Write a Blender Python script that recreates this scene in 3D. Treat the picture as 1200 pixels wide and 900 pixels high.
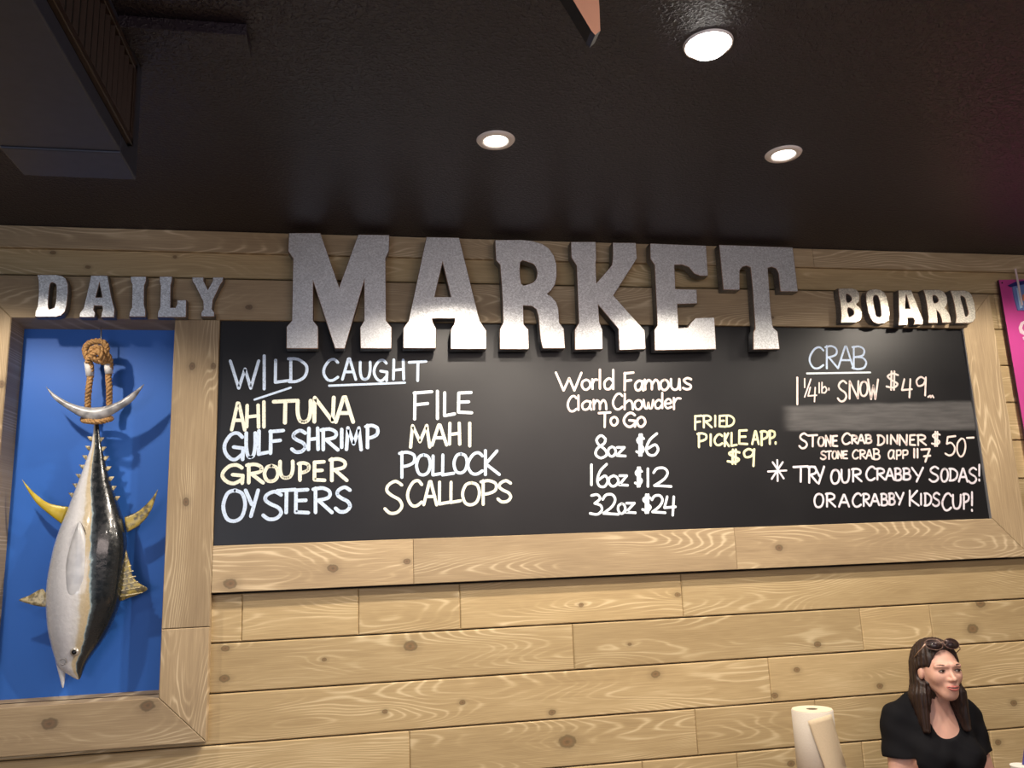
import bpy, bmesh, math, random
import numpy as np
from mathutils import Vector, Matrix

for o in list(bpy.data.objects): bpy.data.objects.remove(o)
S = bpy.context.scene
COL = S.collection
random.seed(4)

# ------------------------------------------------------------------ camera
FPX, YAW, PITCH, ROLL, DIST, CH = 983.18, 0.1852, 0.203, -0.0399, 3.5119, 1.70
fw = Vector((math.sin(YAW)*math.cos(PITCH), math.cos(YAW)*math.cos(PITCH), math.sin(PITCH)))
rt0 = Vector((math.cos(YAW), -math.sin(YAW), 0)); up0 = rt0.cross(fw)
rt = math.cos(ROLL)*rt0 + math.sin(ROLL)*up0
up = -math.sin(ROLL)*rt0 + math.cos(ROLL)*up0
cam = bpy.data.cameras.new('camera'); cam_o = bpy.data.objects.new('camera', cam); COL.objects.link(cam_o)
cam.sensor_width = 36; cam.lens = FPX/1200*36; cam.clip_start = .02
cam_o.matrix_world = Matrix(((rt.x, up.x, -fw.x, 0), (rt.y, up.y, -fw.y, -DIST), (rt.z, up.z, -fw.z, CH), (0, 0, 0, 1)))
S.camera = cam_o

def W(u, v, y=0.):
    """measured picture point -> (x, z) on the upright plane at depth y"""
    u = float(u); v = float(v); y = float(y)
    d = (u-600)/FPX*rt - (v-450)/FPX*up + fw
    t = (DIST+y)/d.y
    return d.x*t, CH+d.z*t
def W3(u, v, y=0.):
    x, z = W(u, v, y); return Vector((x, y, z))

# ------------------------------------------------------------------ light
S.view_settings.view_transform = 'Standard'; S.view_settings.look = 'None'
S.view_settings.gamma = 1; S.view_settings.use_curve_mapping = False
S.view_settings.exposure = 0.0
wd = bpy.data.worlds.new('world'); S.world = wd; wd.use_nodes = True
wd.node_tree.nodes['Background'].inputs[0].default_value = (.8, .85, 1, 1)
wd.node_tree.nodes['Background'].inputs[1].default_value = .12
CEIL = 3.093
def area(name, loc, to, size, sizey, power, col):
    l = bpy.data.lights.new(name, 'AREA'); l.shape = 'RECTANGLE'; l.size = size; l.size_y = sizey; l.energy = power; l.color = col
    o = bpy.data.objects.new(name, l); COL.objects.link(o); o.location = loc
    o.rotation_euler = (Vector(to)-Vector(loc)).to_track_quat('-Z', 'Y').to_euler(); return o
area('daylight', (-2.5, -6.6, 1.7), (0, 0, 1.6), 3.0, 1.6, 75, (.70, .80, 1.0))
area('room_lamps', (1.5, -4.6, 3.0), (1.2, 0, .6), 3.0, 1.5, 66, (1.0, .82, .76))
SPOTS = [(.463, -.92, 84), (1.52, -.925, 64), (-1.45, -.86, 62), (2.98, -.95, 60), (.972, -1.53, 120), (2.62, -1.53, 30), (-1.6, -2.3, 24), (.97, -2.9, 30)]

# ------------------------------------------------------------------ helpers
def link(name, me, mat=None, parent=None, loc=(0, 0, 0)):
    o = bpy.data.objects.new(name, me); COL.objects.link(o); o.location = loc
    if me is not None and mat is not None:
        for m in (mat if isinstance(mat, (list, tuple)) else [mat]): me.materials.append(m)
    if parent is not None: o.parent = parent
    return o
def tag(o, label=None, cat=None, group=None, kind=None):
    if label: o['label'] = label
    if cat: o['category'] = cat
    if group: o['group'] = group
    if kind: o['kind'] = kind
    return o
def empty(name, loc=(0, 0, 0)):
    o = bpy.data.objects.new(name, None); COL.objects.link(o); o.location = loc; o.empty_display_size = .05; return o
def mesh(name, vs, fs, smooth=False, matidx=None):
    me = bpy.data.meshes.new(name); me.from_pydata([tuple(v) for v in vs], [], fs); me.update()
    if smooth: me.polygons.foreach_set('use_smooth', [True]*len(me.polygons))
    if matidx: me.polygons.foreach_set('material_index', matidx)
    return me
def fix(me):
    bm = bmesh.new(); bm.from_mesh(me); bmesh.ops.recalc_face_normals(bm, faces=bm.faces); bm.to_mesh(me); bm.free(); return me
def box(lo, hi):
    x0, y0, z0 = lo; x1, y1, z1 = hi
    v = [(x0,y0,z0),(x1,y0,z0),(x1,y1,z0),(x0,y1,z0),(x0,y0,z1),(x1,y0,z1),(x1,y1,z1),(x0,y1,z1)]
    f = [(0,3,2,1),(4,5,6,7),(0,1,5,4),(1,2,6,5),(2,3,7,6),(3,0,4,7)]
    return v, f
class MB:
    def __init__(s): s.v = []; s.f = []
    def add(s, vf):
        n = len(s.v); s.v += list(vf[0]); s.f += [tuple(i+n for i in f) for f in vf[1]]; return s
    def build(s, name, mat, parent=None, smooth=False, loc=(0, 0, 0), bev=0):
        me = fix(mesh(name, s.v, s.f, smooth)); o = link(name, me, mat, parent, loc)
        if bev:
            m = o.modifiers.new('edge', 'BEVEL'); m.width = bev; m.segments = 2; m.limit_method = 'ANGLE'
        return o
def ring_loft(rings, caps=True):
    n = len(rings[0]); vs = []; fs = []
    for r in rings: vs += [tuple(p) for p in r]
    for i in range(len(rings)-1):
        for j in range(n):
            k = (j+1) % n; fs.append((i*n+j, i*n+k, (i+1)*n+k, (i+1)*n+j))
    if caps: fs.append(tuple(range(n))[::-1]); fs.append(tuple((len(rings)-1)*n+j for j in range(n)))
    return vs, fs
def lathe(prof, n=32, c=(0, 0, 0)):
    rings = [[(c[0]+r*math.cos(2*math.pi*j/n), c[1]+r*math.sin(2*math.pi*j/n), c[2]+z) for j in range(n)] for r, z in prof]
    return ring_loft(rings)
def tube(path, rad, n=8):
    P = [Vector(p) for p in path]; rings = []
    ref = Vector((0, 1, 0)) if abs((P[-1]-P[0]).normalized().y) < .9 else Vector((1, 0, 0))
    for i, p in enumerate(P):
        t = (P[min(i+1, len(P)-1)]-P[max(i-1, 0)]).normalized()
        a = ref - t*ref.dot(t)
        if a.length < 1e-4: a = Vector((1, 0, 0)) - t*t.x
        a.normalize(); b = t.cross(a); ref = a
        r = rad[i] if isinstance(rad, (list, tuple)) else rad
        rings.append([p+a*r*math.cos(2*math.pi*j/n)+b*r*math.sin(2*math.pi*j/n) for j in range(n)])
    return ring_loft(rings)
def spline(pts, n=8, closed=False):
    P = [np.array(p, float) for p in pts]; out = []
    m = len(P); rng = range(m if closed else m-1)
    for i in rng:
        if closed: a, b, c, d = P[(i-1) % m], P[i], P[(i+1) % m], P[(i+2) % m]
        else: a, b, c, d = P[max(i-1, 0)], P[i], P[i+1], P[min(i+2, m-1)]
        for k in range(n):
            t = k/n
            out.append(.5*((2*b)+(-a+c)*t+(2*a-5*b+4*c-d)*t*t+(-a+3*b-3*c+d)*t**3))
    if not closed: out.append(P[-1])
    return out

# ------------------------------------------------------------------ materials
class NT:
    def __init__(s, name, rough=.5, metal=0., col=(.5, .5, .5), spec=.5):
        s.m = bpy.data.materials.new(name); s.m.use_nodes = True; s.t = s.m.node_tree
        s.b = s.t.nodes['Principled BSDF']; s.b.inputs['Roughness'].default_value = rough
        s.b.inputs['Metallic'].default_value = metal; s.b.inputs['Base Color'].default_value = (*col, 1)
        s.b.inputs['Specular IOR Level'].default_value = spec
        s.m.diffuse_color = (*col, 1)
    def n(s, t, **k):
        x = s.t.nodes.new(t)
        for a, b in k.items(): setattr(x, a, b)
        return x
    def l(s, a, b): s.t.links.new(a, b)
    def put(s, sock, v):
        if hasattr(v, 'is_output') or hasattr(v, 'links'): s.l(v, sock)
        else: sock.default_value = v
    def M(s, op, a, b=None, c=None, clamp=False):
        x = s.n('ShaderNodeMath', operation=op, use_clamp=clamp); s.put(x.inputs[0], a)
        if b is not None: s.put(x.inputs[1], b)
        if c is not None: s.put(x.inputs[2], c)
        return x.outputs[0]
    def obj(s): return s.n('ShaderNodeTexCoord').outputs['Object']
    def sep(s, v):
        x = s.n('ShaderNodeSeparateXYZ'); s.l(v, x.inputs[0]); return x.outputs
    def comb(s, a, b, c):
        x = s.n('ShaderNodeCombineXYZ'); s.put(x.inputs[0], a); s.put(x.inputs[1], b); s.put(x.inputs[2], c); return x.outputs[0]
    def noise(s, vec, scale, detail=2, rough=.5):
        x = s.n('ShaderNodeTexNoise'); s.l(vec, x.inputs['Vector']); x.inputs['Scale'].default_value = scale
        x.inputs['Detail'].default_value = detail; x.inputs['Roughness'].default_value = rough; return x.outputs['Fac']
    def ramp(s, f, stops):
        x = s.n('ShaderNodeValToRGB'); s.put(x.inputs[0], f); e = x.color_ramp.elements
        while len(e) < len(stops): e.new(.5)
        for q, (p, c) in zip(e, stops): q.position = p; q.color = (*c, 1) if len(c) == 3 else c
        return x.outputs[0]
    def mix(s, f, a, b, mode='MIX'):
        x = s.n('ShaderNodeMix', data_type='RGBA', blend_type=mode); s.put(x.inputs[0], f)
        for k, v in ((6, a), (7, b)):
            if isinstance(v, tuple): x.inputs[k].default_value = (*v, 1)
            else: s.l(v, x.inputs[k])
        return x.outputs[2]
    def smooth(s, v, lo, hi, a=0., b=1.):
        x = s.n('ShaderNodeMapRange', interpolation_type='SMOOTHSTEP'); s.put(x.inputs[0], v)
        x.inputs[1].default_value = lo; x.inputs[2].default_value = hi; x.inputs[3].default_value = a; x.inputs[4].default_value = b
        return x.outputs[0]
    def bump(s, h, strength=.3, dist=.002):
        x = s.n('ShaderNodeBump'); x.inputs['Strength'].default_value = strength; x.inputs['Distance'].default_value = dist
        s.put(x.inputs['Height'], h); s.l(x.outputs[0], s.b.inputs['Normal'])
    def col(s, c): s.l(c, s.b.inputs['Base Color'])

def wood(name, light, mid, dark, rough=.55):
    t = NT(name, rough, 0, mid, .35)
    x, y, z = t.sep(t.obj()); rnd = t.n('ShaderNodeObjectInfo').outputs['Random']
    seed = t.M('MULTIPLY', rnd, 61.7)
    xs = t.M('ADD', x, seed)
    dsum = None; kmask = None; halo = None
    for k in 'abcd':
        a = t.n('ShaderNodeAttribute', attribute_type='OBJECT', attribute_name='knot_'+k)
        kx, kz, kr = t.sep(a.outputs['Vector'])
        dx = t.M('MULTIPLY', t.M('SUBTRACT', x, kx), .72); dz = t.M('SUBTRACT', z, kz)
        kr2 = t.M('MAXIMUM', kr, .00001)
        d = t.M('DIVIDE', t.M('SQRT', t.M('ADD', t.M('MULTIPLY', dx, dx), t.M('MULTIPLY', dz, dz))), kr2)
        d = t.M('ADD', d, t.M('MULTIPLY', t.M('SUBTRACT', t.noise(t.comb(xs, seed, z), 60, 1), .5), .5))
        dx2 = t.M('MULTIPLY', t.M('SUBTRACT', x, kx), .3)
        dd = t.M('DIVIDE', t.M('ADD', t.M('MULTIPLY', dx2, dx2), t.M('MULTIPLY', dz, dz)), t.M('MULTIPLY', t.M('MULTIPLY', kr2, kr2), 7))
        bmp = t.M('MULTIPLY', t.M('POWER', 2.718, t.M('MULTIPLY', dd, -1.)), 1.5)
        m = t.smooth(d, .85, 1.15, 1, 0); hl = t.smooth(d, .8, 2.6, 1, 0)
        core = t.smooth(d, .0, .9, 1, 0)
        dsum = bmp if dsum is None else t.M('ADD', dsum, bmp)
        kmask = m if kmask is None else t.M('MAXIMUM', kmask, m)
        halo = hl if halo is None else t.M('MAXIMUM', halo, hl)
        cc = core if k == 'a' else t.M('MAXIMUM', cc, core)
    h = t.noise(t.comb(t.M('MULTIPLY', xs, .85), seed, t.M('MULTIPLY', z, 5.2)), 1., 1.2, .45)
    h2 = t.noise(t.comb(t.M('MULTIPLY', xs, 5.), seed, t.M('MULTIPLY', z, 30.)), 1., 1.5)
    tt = t.M('ADD', t.M('ADD', t.M('MULTIPLY', h, 38.), t.M('MULTIPLY', z, 30.)), t.M('ADD', dsum, t.M('MULTIPLY', h2, 1.1)))
    ring = t.M('ADD', t.M('MULTIPLY', t.M('SINE', t.M('MULTIPLY', tt, 6.2832)), .5), .5)
    ring3 = t.M('POWER', ring, 4.)
    fib = t.noise(t.comb(t.M('MULTIPLY', xs, 7.), seed, t.M('MULTIPLY', z, 260.)), 1., 3, .6)
    blot = t.noise(t.comb(t.M('MULTIPLY', xs, 1.6), seed, t.M('MULTIPLY', z, 7.)), 1., 3, .6)
    amp = t.smooth(t.noise(t.comb(t.M('MULTIPLY', xs, 1.6), seed, t.M('MULTIPLY', z, 8.)), 1.3, 2), .42, .66, .12, 1.5)
    f = t.M('ADD', t.M('MULTIPLY', t.M('MULTIPLY', ring3, amp), .22), t.M('ADD', t.M('MULTIPLY', fib, .46), t.M('MULTIPLY', blot, .44)))
    c = t.ramp(f, [(.22, dark), (.50, mid), (.80, light)])
    c = t.mix(t.M('MULTIPLY', halo, .35), c, tuple(q*.72 for q in dark))
    kc = t.ramp(cc, [(0., tuple(q*.42 for q in dark)), (.55, (dark[0]*.62, dark[1]*.45, dark[2]*.4)), (1., tuple(q*.25 for q in dark))])
    c = t.mix(t.M('MULTIPLY', kmask, .72), c, kc)
    v = t.M('ADD', .86, t.M('MULTIPLY', rnd, .26))
    c = t.mix(1., c, t.comb(v, v, v), 'MULTIPLY')
    t.col(c); t.bump(t.M('ADD', f, t.M('MULTIPLY', fib, .3)), .30, .001)
    return t.m
WOOD = wood('pine_plank', (.70, .56, .335), (.50, .37, .195), (.35, .245, .12))
WOOD_F = wood('stained_frame_pine', (.66, .53, .345), (.43, .32, .19), (.28, .20, .118))

def plain(name, col, rough=.5, metal=0., spec=.5, nz=None, amt=.1, bump=None):
    t = NT(name, rough, metal, col, spec)
    if nz:
        f = t.noise(t.obj(), nz, 3)
        t.col(t.mix(f, tuple(q*(1-amt) for q in col), tuple(min(1, q*(1+amt)) for q in col)))
        if bump: t.bump(f, bump, .002)
    return t.m
def mk_ceiling():
    t = NT('black_textured_paint', .40, 0, (.016, .013, .017), .42)
    o = t.obj(); a = t.noise(o, 95, 3, .6); b = t.noise(o, 2.2, 2)
    t.col(t.mix(b, (.016, .0125, .019), (.028, .020, .030)))
    t.bump(t.smooth(a, .45, .75), .8, .004); return t.m
CEILM = mk_ceiling()
def mk_galv(name, base, warm=0.):
    t = NT(name, .42, .55, base, .5)
    o = t.obj(); rnd = t.n('ShaderNodeObjectInfo').outputs['Random']
    v = t.n('ShaderNodeTexVoronoi'); t.l(o, v.inputs['Vector']); v.inputs['Scale'].default_value = 210
    n1 = t.noise(o, 320, 2); n2 = t.noise(o, 14, 3); vc = t.sep(v.outputs['Color'])[0]
    f = t.M('ADD', t.M('MULTIPLY', vc, .55), t.M('ADD', t.M('MULTIPLY', n1, .3), t.M('MULTIPLY', n2, .35)))
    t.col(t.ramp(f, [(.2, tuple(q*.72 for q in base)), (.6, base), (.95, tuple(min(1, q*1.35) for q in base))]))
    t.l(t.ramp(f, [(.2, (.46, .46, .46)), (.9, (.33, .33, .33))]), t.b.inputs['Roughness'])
    t.bump(n2, .25, .003); return t.m
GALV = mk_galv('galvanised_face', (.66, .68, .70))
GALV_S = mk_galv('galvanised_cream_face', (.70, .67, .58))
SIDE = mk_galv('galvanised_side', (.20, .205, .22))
RUST = plain('rusty_rim', (.27, .15, .09), .6, .4, .5, 90, .5)
BLACKGAP = plain('dark_backing', (.03, .02, .015), .9)
DUCTM = plain('matt_black_duct', (.030, .034, .056), .5, 0, .4, 30, .25, .15)
GRILLM = plain('dark_brown_grille', (.035, .02, .014), .4, .2, .5, 60, .4)
BLUE = plain('blue_painted_panel', (.028, .145, .56), .5, 0, .4, 3, .06)
TRIMW = plain('white_lamp_trim', (.90, .84, .82), .4)
def emit(name, col, s):
    m = bpy.data.materials.new(name); m.use_nodes = True; b = m.node_tree.nodes['Principled BSDF']
    b.inputs['Base Color'].default_value = (*col, 1); b.inputs['Emission Color'].default_value = (*col, 1); b.inputs['Emission Strength'].default_value = s
    return m
LAMP = emit('lamp_lens', (1, .93, .82), 6.); LAMPB = emit('bright_lamp_lens', (1, .95, .88), 14.)
def mk_board():
    t = NT('black_chalkboard', .36, 0, (.02, .02, .02), .36)
    o = t.n('ShaderNodeNewGeometry').outputs['Position']; x, y, z = t.sep(o)
    a0 = W(916, 476, -.025); a1 = W(1141, 470, -.025); b0 = W(922, 505, -.025); b1 = W(1144, 504, -.025)
    wob = t.M('MULTIPLY', t.M('SUBTRACT', t.noise(o, 9, 3), .5), .05)
    xw = t.M('ADD', x, wob); zw = t.M('ADD', z, t.M('MULTIPLY', wob, .3))
    def line(p, q):    # height above the line p-q
        sl = (q[1]-p[1])/(q[0]-p[0]); return t.M('SUBTRACT', zw, t.M('ADD', t.M('MULTIPLY', t.M('SUBTRACT', x, p[0]), sl), p[1]))
    m = t.M('MULTIPLY', t.smooth(xw, a0[0]-.02, a0[0]+.07), t.smooth(xw, a1[0]-.02, a1[0]+.01, 1, 0))
    m = t.M('MULTIPLY', m, t.M('MULTIPLY', t.smooth(line(b0, b1), -.008, .012), t.smooth(line(a0, a1), -.012, .010, 1, 0)))
    st = t.noise(t.comb(t.M('MULTIPLY', x, 6.), y, t.M('MULTIPLY', z, 60.)), 1., 3)
    m = t.M('MULTIPLY', m, t.smooth(st, .2, .9, .45, 1.))
    dust = t.M('MULTIPLY', t.smooth(t.noise(o, 2.3, 3), .35, .8), .012)
    base = t.mix(dust, (.009, .009, .0105), (.5, .5, .5))
    c = t.mix(t.M('MULTIPLY', m, .15), base, (.75, .73, .72))
    # faint smear beside the last price
    t.col(c)
    t.l(t.M('ADD', .33, t.M('ADD', t.M('MULTIPLY', m, .3), t.M('MULTIPLY', t.noise(o, 5, 2), .08))), t.b.inputs['Roughness'])
    t.bump(t.noise(o, 300, 2), .05, .0006)
    return t.m
BOARD = mk_board()
def chalk(name, col):
    t = NT(name, .8, 0, col, .2); o = t.obj()
    f = t.noise(o, 130, 3, .7)
    t.col(t.mix(t.smooth(f, .25, .5), tuple(q*.62 for q in col), col)); return t.m
CH_ = {'b': chalk('pale_blue_chalk', (.62, .75, .95)), 'c': chalk('cream_chalk', (.86, .86, .72)), 'w': chalk('white_chalk', (.80, .88, .95)),
       'p': chalk('pinkish_chalk', (.88, .74, .70)), 'y': chalk('yellow_chalk', (.84, .83, .50)), 'v': chalk('lilac_white_chalk', (.78, .74, .80))}

# ------------------------------------------------------------------ room
def board(name, poly, yf, th, axis, mat, parent=None, bev=.0025, knots=(), yb=None):
    """timber board: poly = (x, z) outline in the world, front face at y=yf; grain runs along the given axis"""
    cx = sum(p[0] for p in poly)/len(poly); cz = sum(p[1] for p in poly)/len(poly)
    A = sum(poly[i][0]*poly[(i+1) % len(poly)][1]-poly[(i+1) % len(poly)][0]*poly[i][1] for i in range(len(poly)))
    if A < 0: poly = poly[::-1]
    loc = (lambda x, z: (x-cx, z-cz)) if axis == 'x' else (lambda x, z: (z-cz, -(x-cx)))
    n = len(poly); L = [Vector(loc(*p)) for p in poly]; ins = []
    for i in range(n):
        a, b, c = L[i-1], L[i], L[(i+1) % n]
        e1 = (b-a).normalized(); e2 = (c-b).normalized(); n1 = Vector((-e1.y, e1.x)); n2 = Vector((-e2.y, e2.x))
        q = (n1+n2); q = q/max(.2, q.dot(n1)); ins.append(b+q*bev)
    vs = [(p.x, 0, p.y) for p in ins]+[(p.x, bev, p.y) for p in L]+[(p.x, th, p.y) for p in L]
    fs = [tuple(range(n))]+[(i, (i+1) % n, n+(i+1) % n, n+i) for i in range(n)]+[(n+i, n+(i+1) % n, 2*n+(i+1) % n, 2*n+i) for i in range(n)]+[tuple(range(2*n, 3*n))[::-1]]
    me = fix(mesh(name, vs, fs)); o = link(name, me, mat, parent, (cx, yf, cz))
    if axis == 'z': o.rotation_euler = (0, -math.pi/2, 0)
    k = [loc(*W(u, v, yf))+(r,) for u, v, r in knots]
    k = [(q[0], q[1], q[2]*.84) for q in k][:4]
    for i, ch in enumerate('abcd'):
        o['knot_'+ch] = list(k[i]) if i < len(k) else [999., 999., .001]
    return o

HX0, HX1, HZ0, HZ1 = -1.375, -.735, 1.255, 2.70      # niche opening
XL, XR = -3.2, 4.8
m = MB()
for a in ((XL, .02, 0, HX0-.01, .16, 3.2), (HX1+.01, .02, 0, XR, .16, 3.2), (HX0-.01, .02, 0, HX1+.01, .16, HZ0-.01), (HX0-.01, .02, HZ1+.01, HX1+.01, .16, 3.2)):
    m.add(box(a[:3], a[3:]))
wall = tag(m.build('wall_back', BLACKGAP), 'plank clad wall behind the menu board', kind='structure')
FLOORM = plain('brown_floor', (.16, .12, .09), .5, 0, .4, 4, .3)
tag(MB().add(box((XL, -7.2, -.1), (XR, .16, 0))).build('floor', FLOORM), kind='structure')
tag(MB().add(box((XL, -7.2, CEIL), (XR, .16, CEIL+.12))).build('ceiling', CEILM), kind='structure')
WALLP = plain('taupe_wall_paint', (.30, .26, .22), .8)
tag(MB().add(box((XL-.1, -7.2, 0), (XL, .16, CEIL))).build('wall_left', WALLP), kind='structure')
tag(MB().add(box((XR, -7.2, 0), (XR+.1, .16, CEIL))).build('wall_right', WALLP), kind='structure')

PITCHW = .184; Z0 = 2.8905
KN = [(264,760,.014),(263,795,.017),(380,773,.009),(481,757,.024),(486,769,.009),(659,741,.013),(664,762,.016),(451,834,.010),(542,823,.011),(647,835,.013),
      (665,869,.030),(681,709,.010),(794,697,.012),(768,790,.017),(768,820,.014),(958,755,.015),(934,785,.013),(908,815,.014),(738,755,.008),(927,895,.015),
      (1031,804,.014),(1140,737,.024),(1149,707,.022),(1188,824,.015),(1170,870,.014),(300,790,.007),(470,795,.008),(1085,868,.01),
      (62,296,.010),(103,313,.009),(205,301,.008),(1075,310,.008),(213,315,.009),(262,288,.008)]
def add_row(k, spans, joints):
    zt = Z0-PITCHW*k-.0024; zb = Z0-PITCHW*(k+1)+.0024
    for a, b in spans:
        js = sorted(j for j in joints if a+.05 < j < b-.05)
        e = [a]+js+[b]
        for p, q in zip(e, e[1:]):
            kn = [t for t in KN if p+.01 < W(t[0], t[1])[0] < q-.01 and zb < W(t[0], t[1])[1] < zt]
            board('plank', [(p+.0006, zb), (q-.0006, zb), (q-.0006, zt), (p+.0006, zt)], random.uniform(-.0006, .0006), .019, 'x', WOOD, wall, .004, kn)
VJ = {7: [(283, 735), (420, 715), (539, 705), (799, 690)], 8: [(672, 755), (1010, 735), (1091, 725)], 9: [(902, 790)], 10: [(480, 870), (816, 850), (956, 830)],
      11: [(195, 880), (67, 886), (753, 897), (864, 888), (1011, 880), (1160, 860)], -1: [], 0: [(1166, 352)]}
rows = list(range(-1, 16))
for k in rows:
    js = [W(u, v)[0] for u, v in VJ.get(k, [])]
    js += [random.uniform(-2.7, -1.7), random.uniform(3.3, 4.5)]
    if k > 11: js += [random.uniform(-1.4, -.9), random.uniform(.2, .9), random.uniform(1.6, 2.4)]
    if 1 <= k <= 6: sp = [(XL, HX0-.08), (2.98, XR)]
    elif k == 7: sp = [(XL, HX0-.08), (HX1+.06, XR)]
    elif k == 8: sp = [(XL, HX0-.08), (HX1+.06, XR)]
    else: sp = [(XL, XR)]
    if k == 9: sp = [(XL, XR)]
    if k == 9:   # the row cut by the niche
        sp = [(XL, XR)]
    add_row(k, sp, js)

# crown board under the ceiling
cj = W(953, 300, -.02)[0]; zc = 2.9983
crown = None
for i, (a, b) in enumerate(((XL, cj), (cj, XR))):
    o = board('crown_board', [(a, zc), (b-.001, zc), (b-.001, CEIL-.001), (a, CEIL-.001)], -.02, .019, 'x', WOOD_F, wall, .002)
# frame of the menu board
FY = -.04
FZT, FZB = 2.873, 2.6989          # top board
MZT, MZB = 1.7867, 1.6084         # bottom board
CXL, CXR = -.732, -.5583          # column
RXL, RXR = 2.8841, 3.0557
tx0, tz0 = W(13, 375, FY); tx00, tz00 = W(-6, 352, FY)
NXL = tx0                          # inner edge of the niche's left board
NZB = W(100, 823.5, FY)[1]
board('frame_top_board', [(NXL-.174, FZT), (RXR, FZT), (RXL, FZB), (NXL, FZB)], FY, .04, 'x', WOOD_F, wall, .002, [(292, 360, .013), (205, 352, .008), (905, 372, .008)])
j1 = W(484.5, 660, FY)[0]; j2 = W(862.5, 645, FY)[0]
board('frame_bottom_board', [(CXR+.001, MZB), (j1-.0005, MZB), (j1-.0005, MZT), (CXR+.001, MZT)], FY, .04, 'x', WOOD_F, wall, .002, [(270, 684, .022), (390, 666, .018), (477, 658, .013)])
board('frame_bottom_board', [(j1+.0005, MZB), (j2-.0005, MZB), (j2-.0005, MZT), (j1+.0005, MZT)], FY, .04, 'x', WOOD_F, wall, .002)
board('frame_bottom_board', [(j2+.0005, MZB), (RXR, MZB), (RXL, MZT), (j2+.0005, MZT)], FY, .04, 'x', WOOD_F, wall, .002, [(913, 642, .016)])
board('frame_side_board', [(RXL, MZT+.001), (RXR, MZB+.001), (RXR, FZT-.001), (RXL, FZB-.001)], FY, .04, 'z', WOOD_F, wall, .002)
cz = W(215, 736, FY)[1]
NBB = W(100, 880, FY)[1]           # bottom edge of the niche frame
board('frame_column_board', [(CXL, cz+.001), (CXR, cz+.001), (CXR, FZB-.001), (CXL, FZB-.001)], FY-.001, .041, 'z', WOOD_F, wall, .002, [(225, 429, .014), (250, 429, .012), (218, 588, .014)])
board('frame_column_board', [(CXL, NZB), (CXR, NBB), (CXR, cz-.001), (CXL, cz-.001)], FY-.001, .041, 'z', WOOD_F, wall, .003)
board('niche_bottom_board', [(NXL-.174, NBB), (CXR-.001, NBB), (CXL-.001, NZB), (NXL, NZB)], FY-.001, .041, 'x', WOOD_F, wall, .002, [(173, 827, .022), (58, 848, .024)])
board('niche_side_board', [(NXL-.174, NBB), (NXL-.001, NZB), (NXL-.001, FZB), (NXL-.174, FZT)], FY-.001, .041, 'z', WOOD_F, wall, .002, [(2, 450, .014)])
# niche lining and blue panel
PY = .085
bx0 = NXL; zpb = W(100, 814, PY)[1]
m = MB().add(([(NXL-.012, -.037, HZ0-.02), (NXL, -.037, HZ0-.02), (NXL+.004, PY, HZ0-.02), (NXL-.012, PY, HZ0-.02),
              (NXL-.012, -.037, FZB), (NXL, -.037, FZB), (NXL+.004, PY, FZB), (NXL-.012, PY, FZB)], box((0,0,0),(1,1,1))[1]))
m.build('niche_lining', WOOD_F, wall)
MB().add(box((CXL, -.037, HZ0-.02), (CXL+.01, PY, FZB))).build('niche_lining', WOOD_F, wall)
MB().add(([(NXL, -.036, FZB), (CXL, -.036, FZB), (CXL, PY, FZB-.012), (NXL, PY, FZB-.012), (NXL, -.036, FZB+.02), (CXL, -.036, FZB+.02), (CXL, PY, FZB+.02), (NXL, PY, FZB+.02)], box((0,0,0),(1,1,1))[1])).build('niche_lining', WOOD_F, wall)
MB().add(([(NXL, -.036, NZB-.02), (CXL, -.036, NZB-.02), (CXL, PY, NZB-.02), (NXL, PY, NZB-.02), (NXL, -.036, NZB-.001), (CXL, -.036, NZB-.001), (CXL, PY, zpb), (NXL, PY, zpb)], box((0,0,0),(1,1,1))[1])).build('niche_sill', WOOD_F, wall)
pn = MB().add(box((NXL-.01, PY, HZ0-.03), (CXL+.01, PY+.02, FZB+.02))).build('niche_panel', BLUE, wall)

# ------------------------------------------------------------------ chalkboard + handwriting
BY = -.025
chb = tag(MB().add(box((CXR+.001, BY, MZT+.001), (RXL-.004, 0, FZB-.001))).build('chalkboard', BOARD), 'long black chalkboard menu with handwritten seafood prices inside the wooden frame', 'chalkboard')
MB().add(box((RXL-.0035, -.036, MZT+.001), (RXL-.0005, 0, FZB-.001))).build('edge_trim', plain('grey_trim', (.14, .14, .15), .6), chb)

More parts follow.
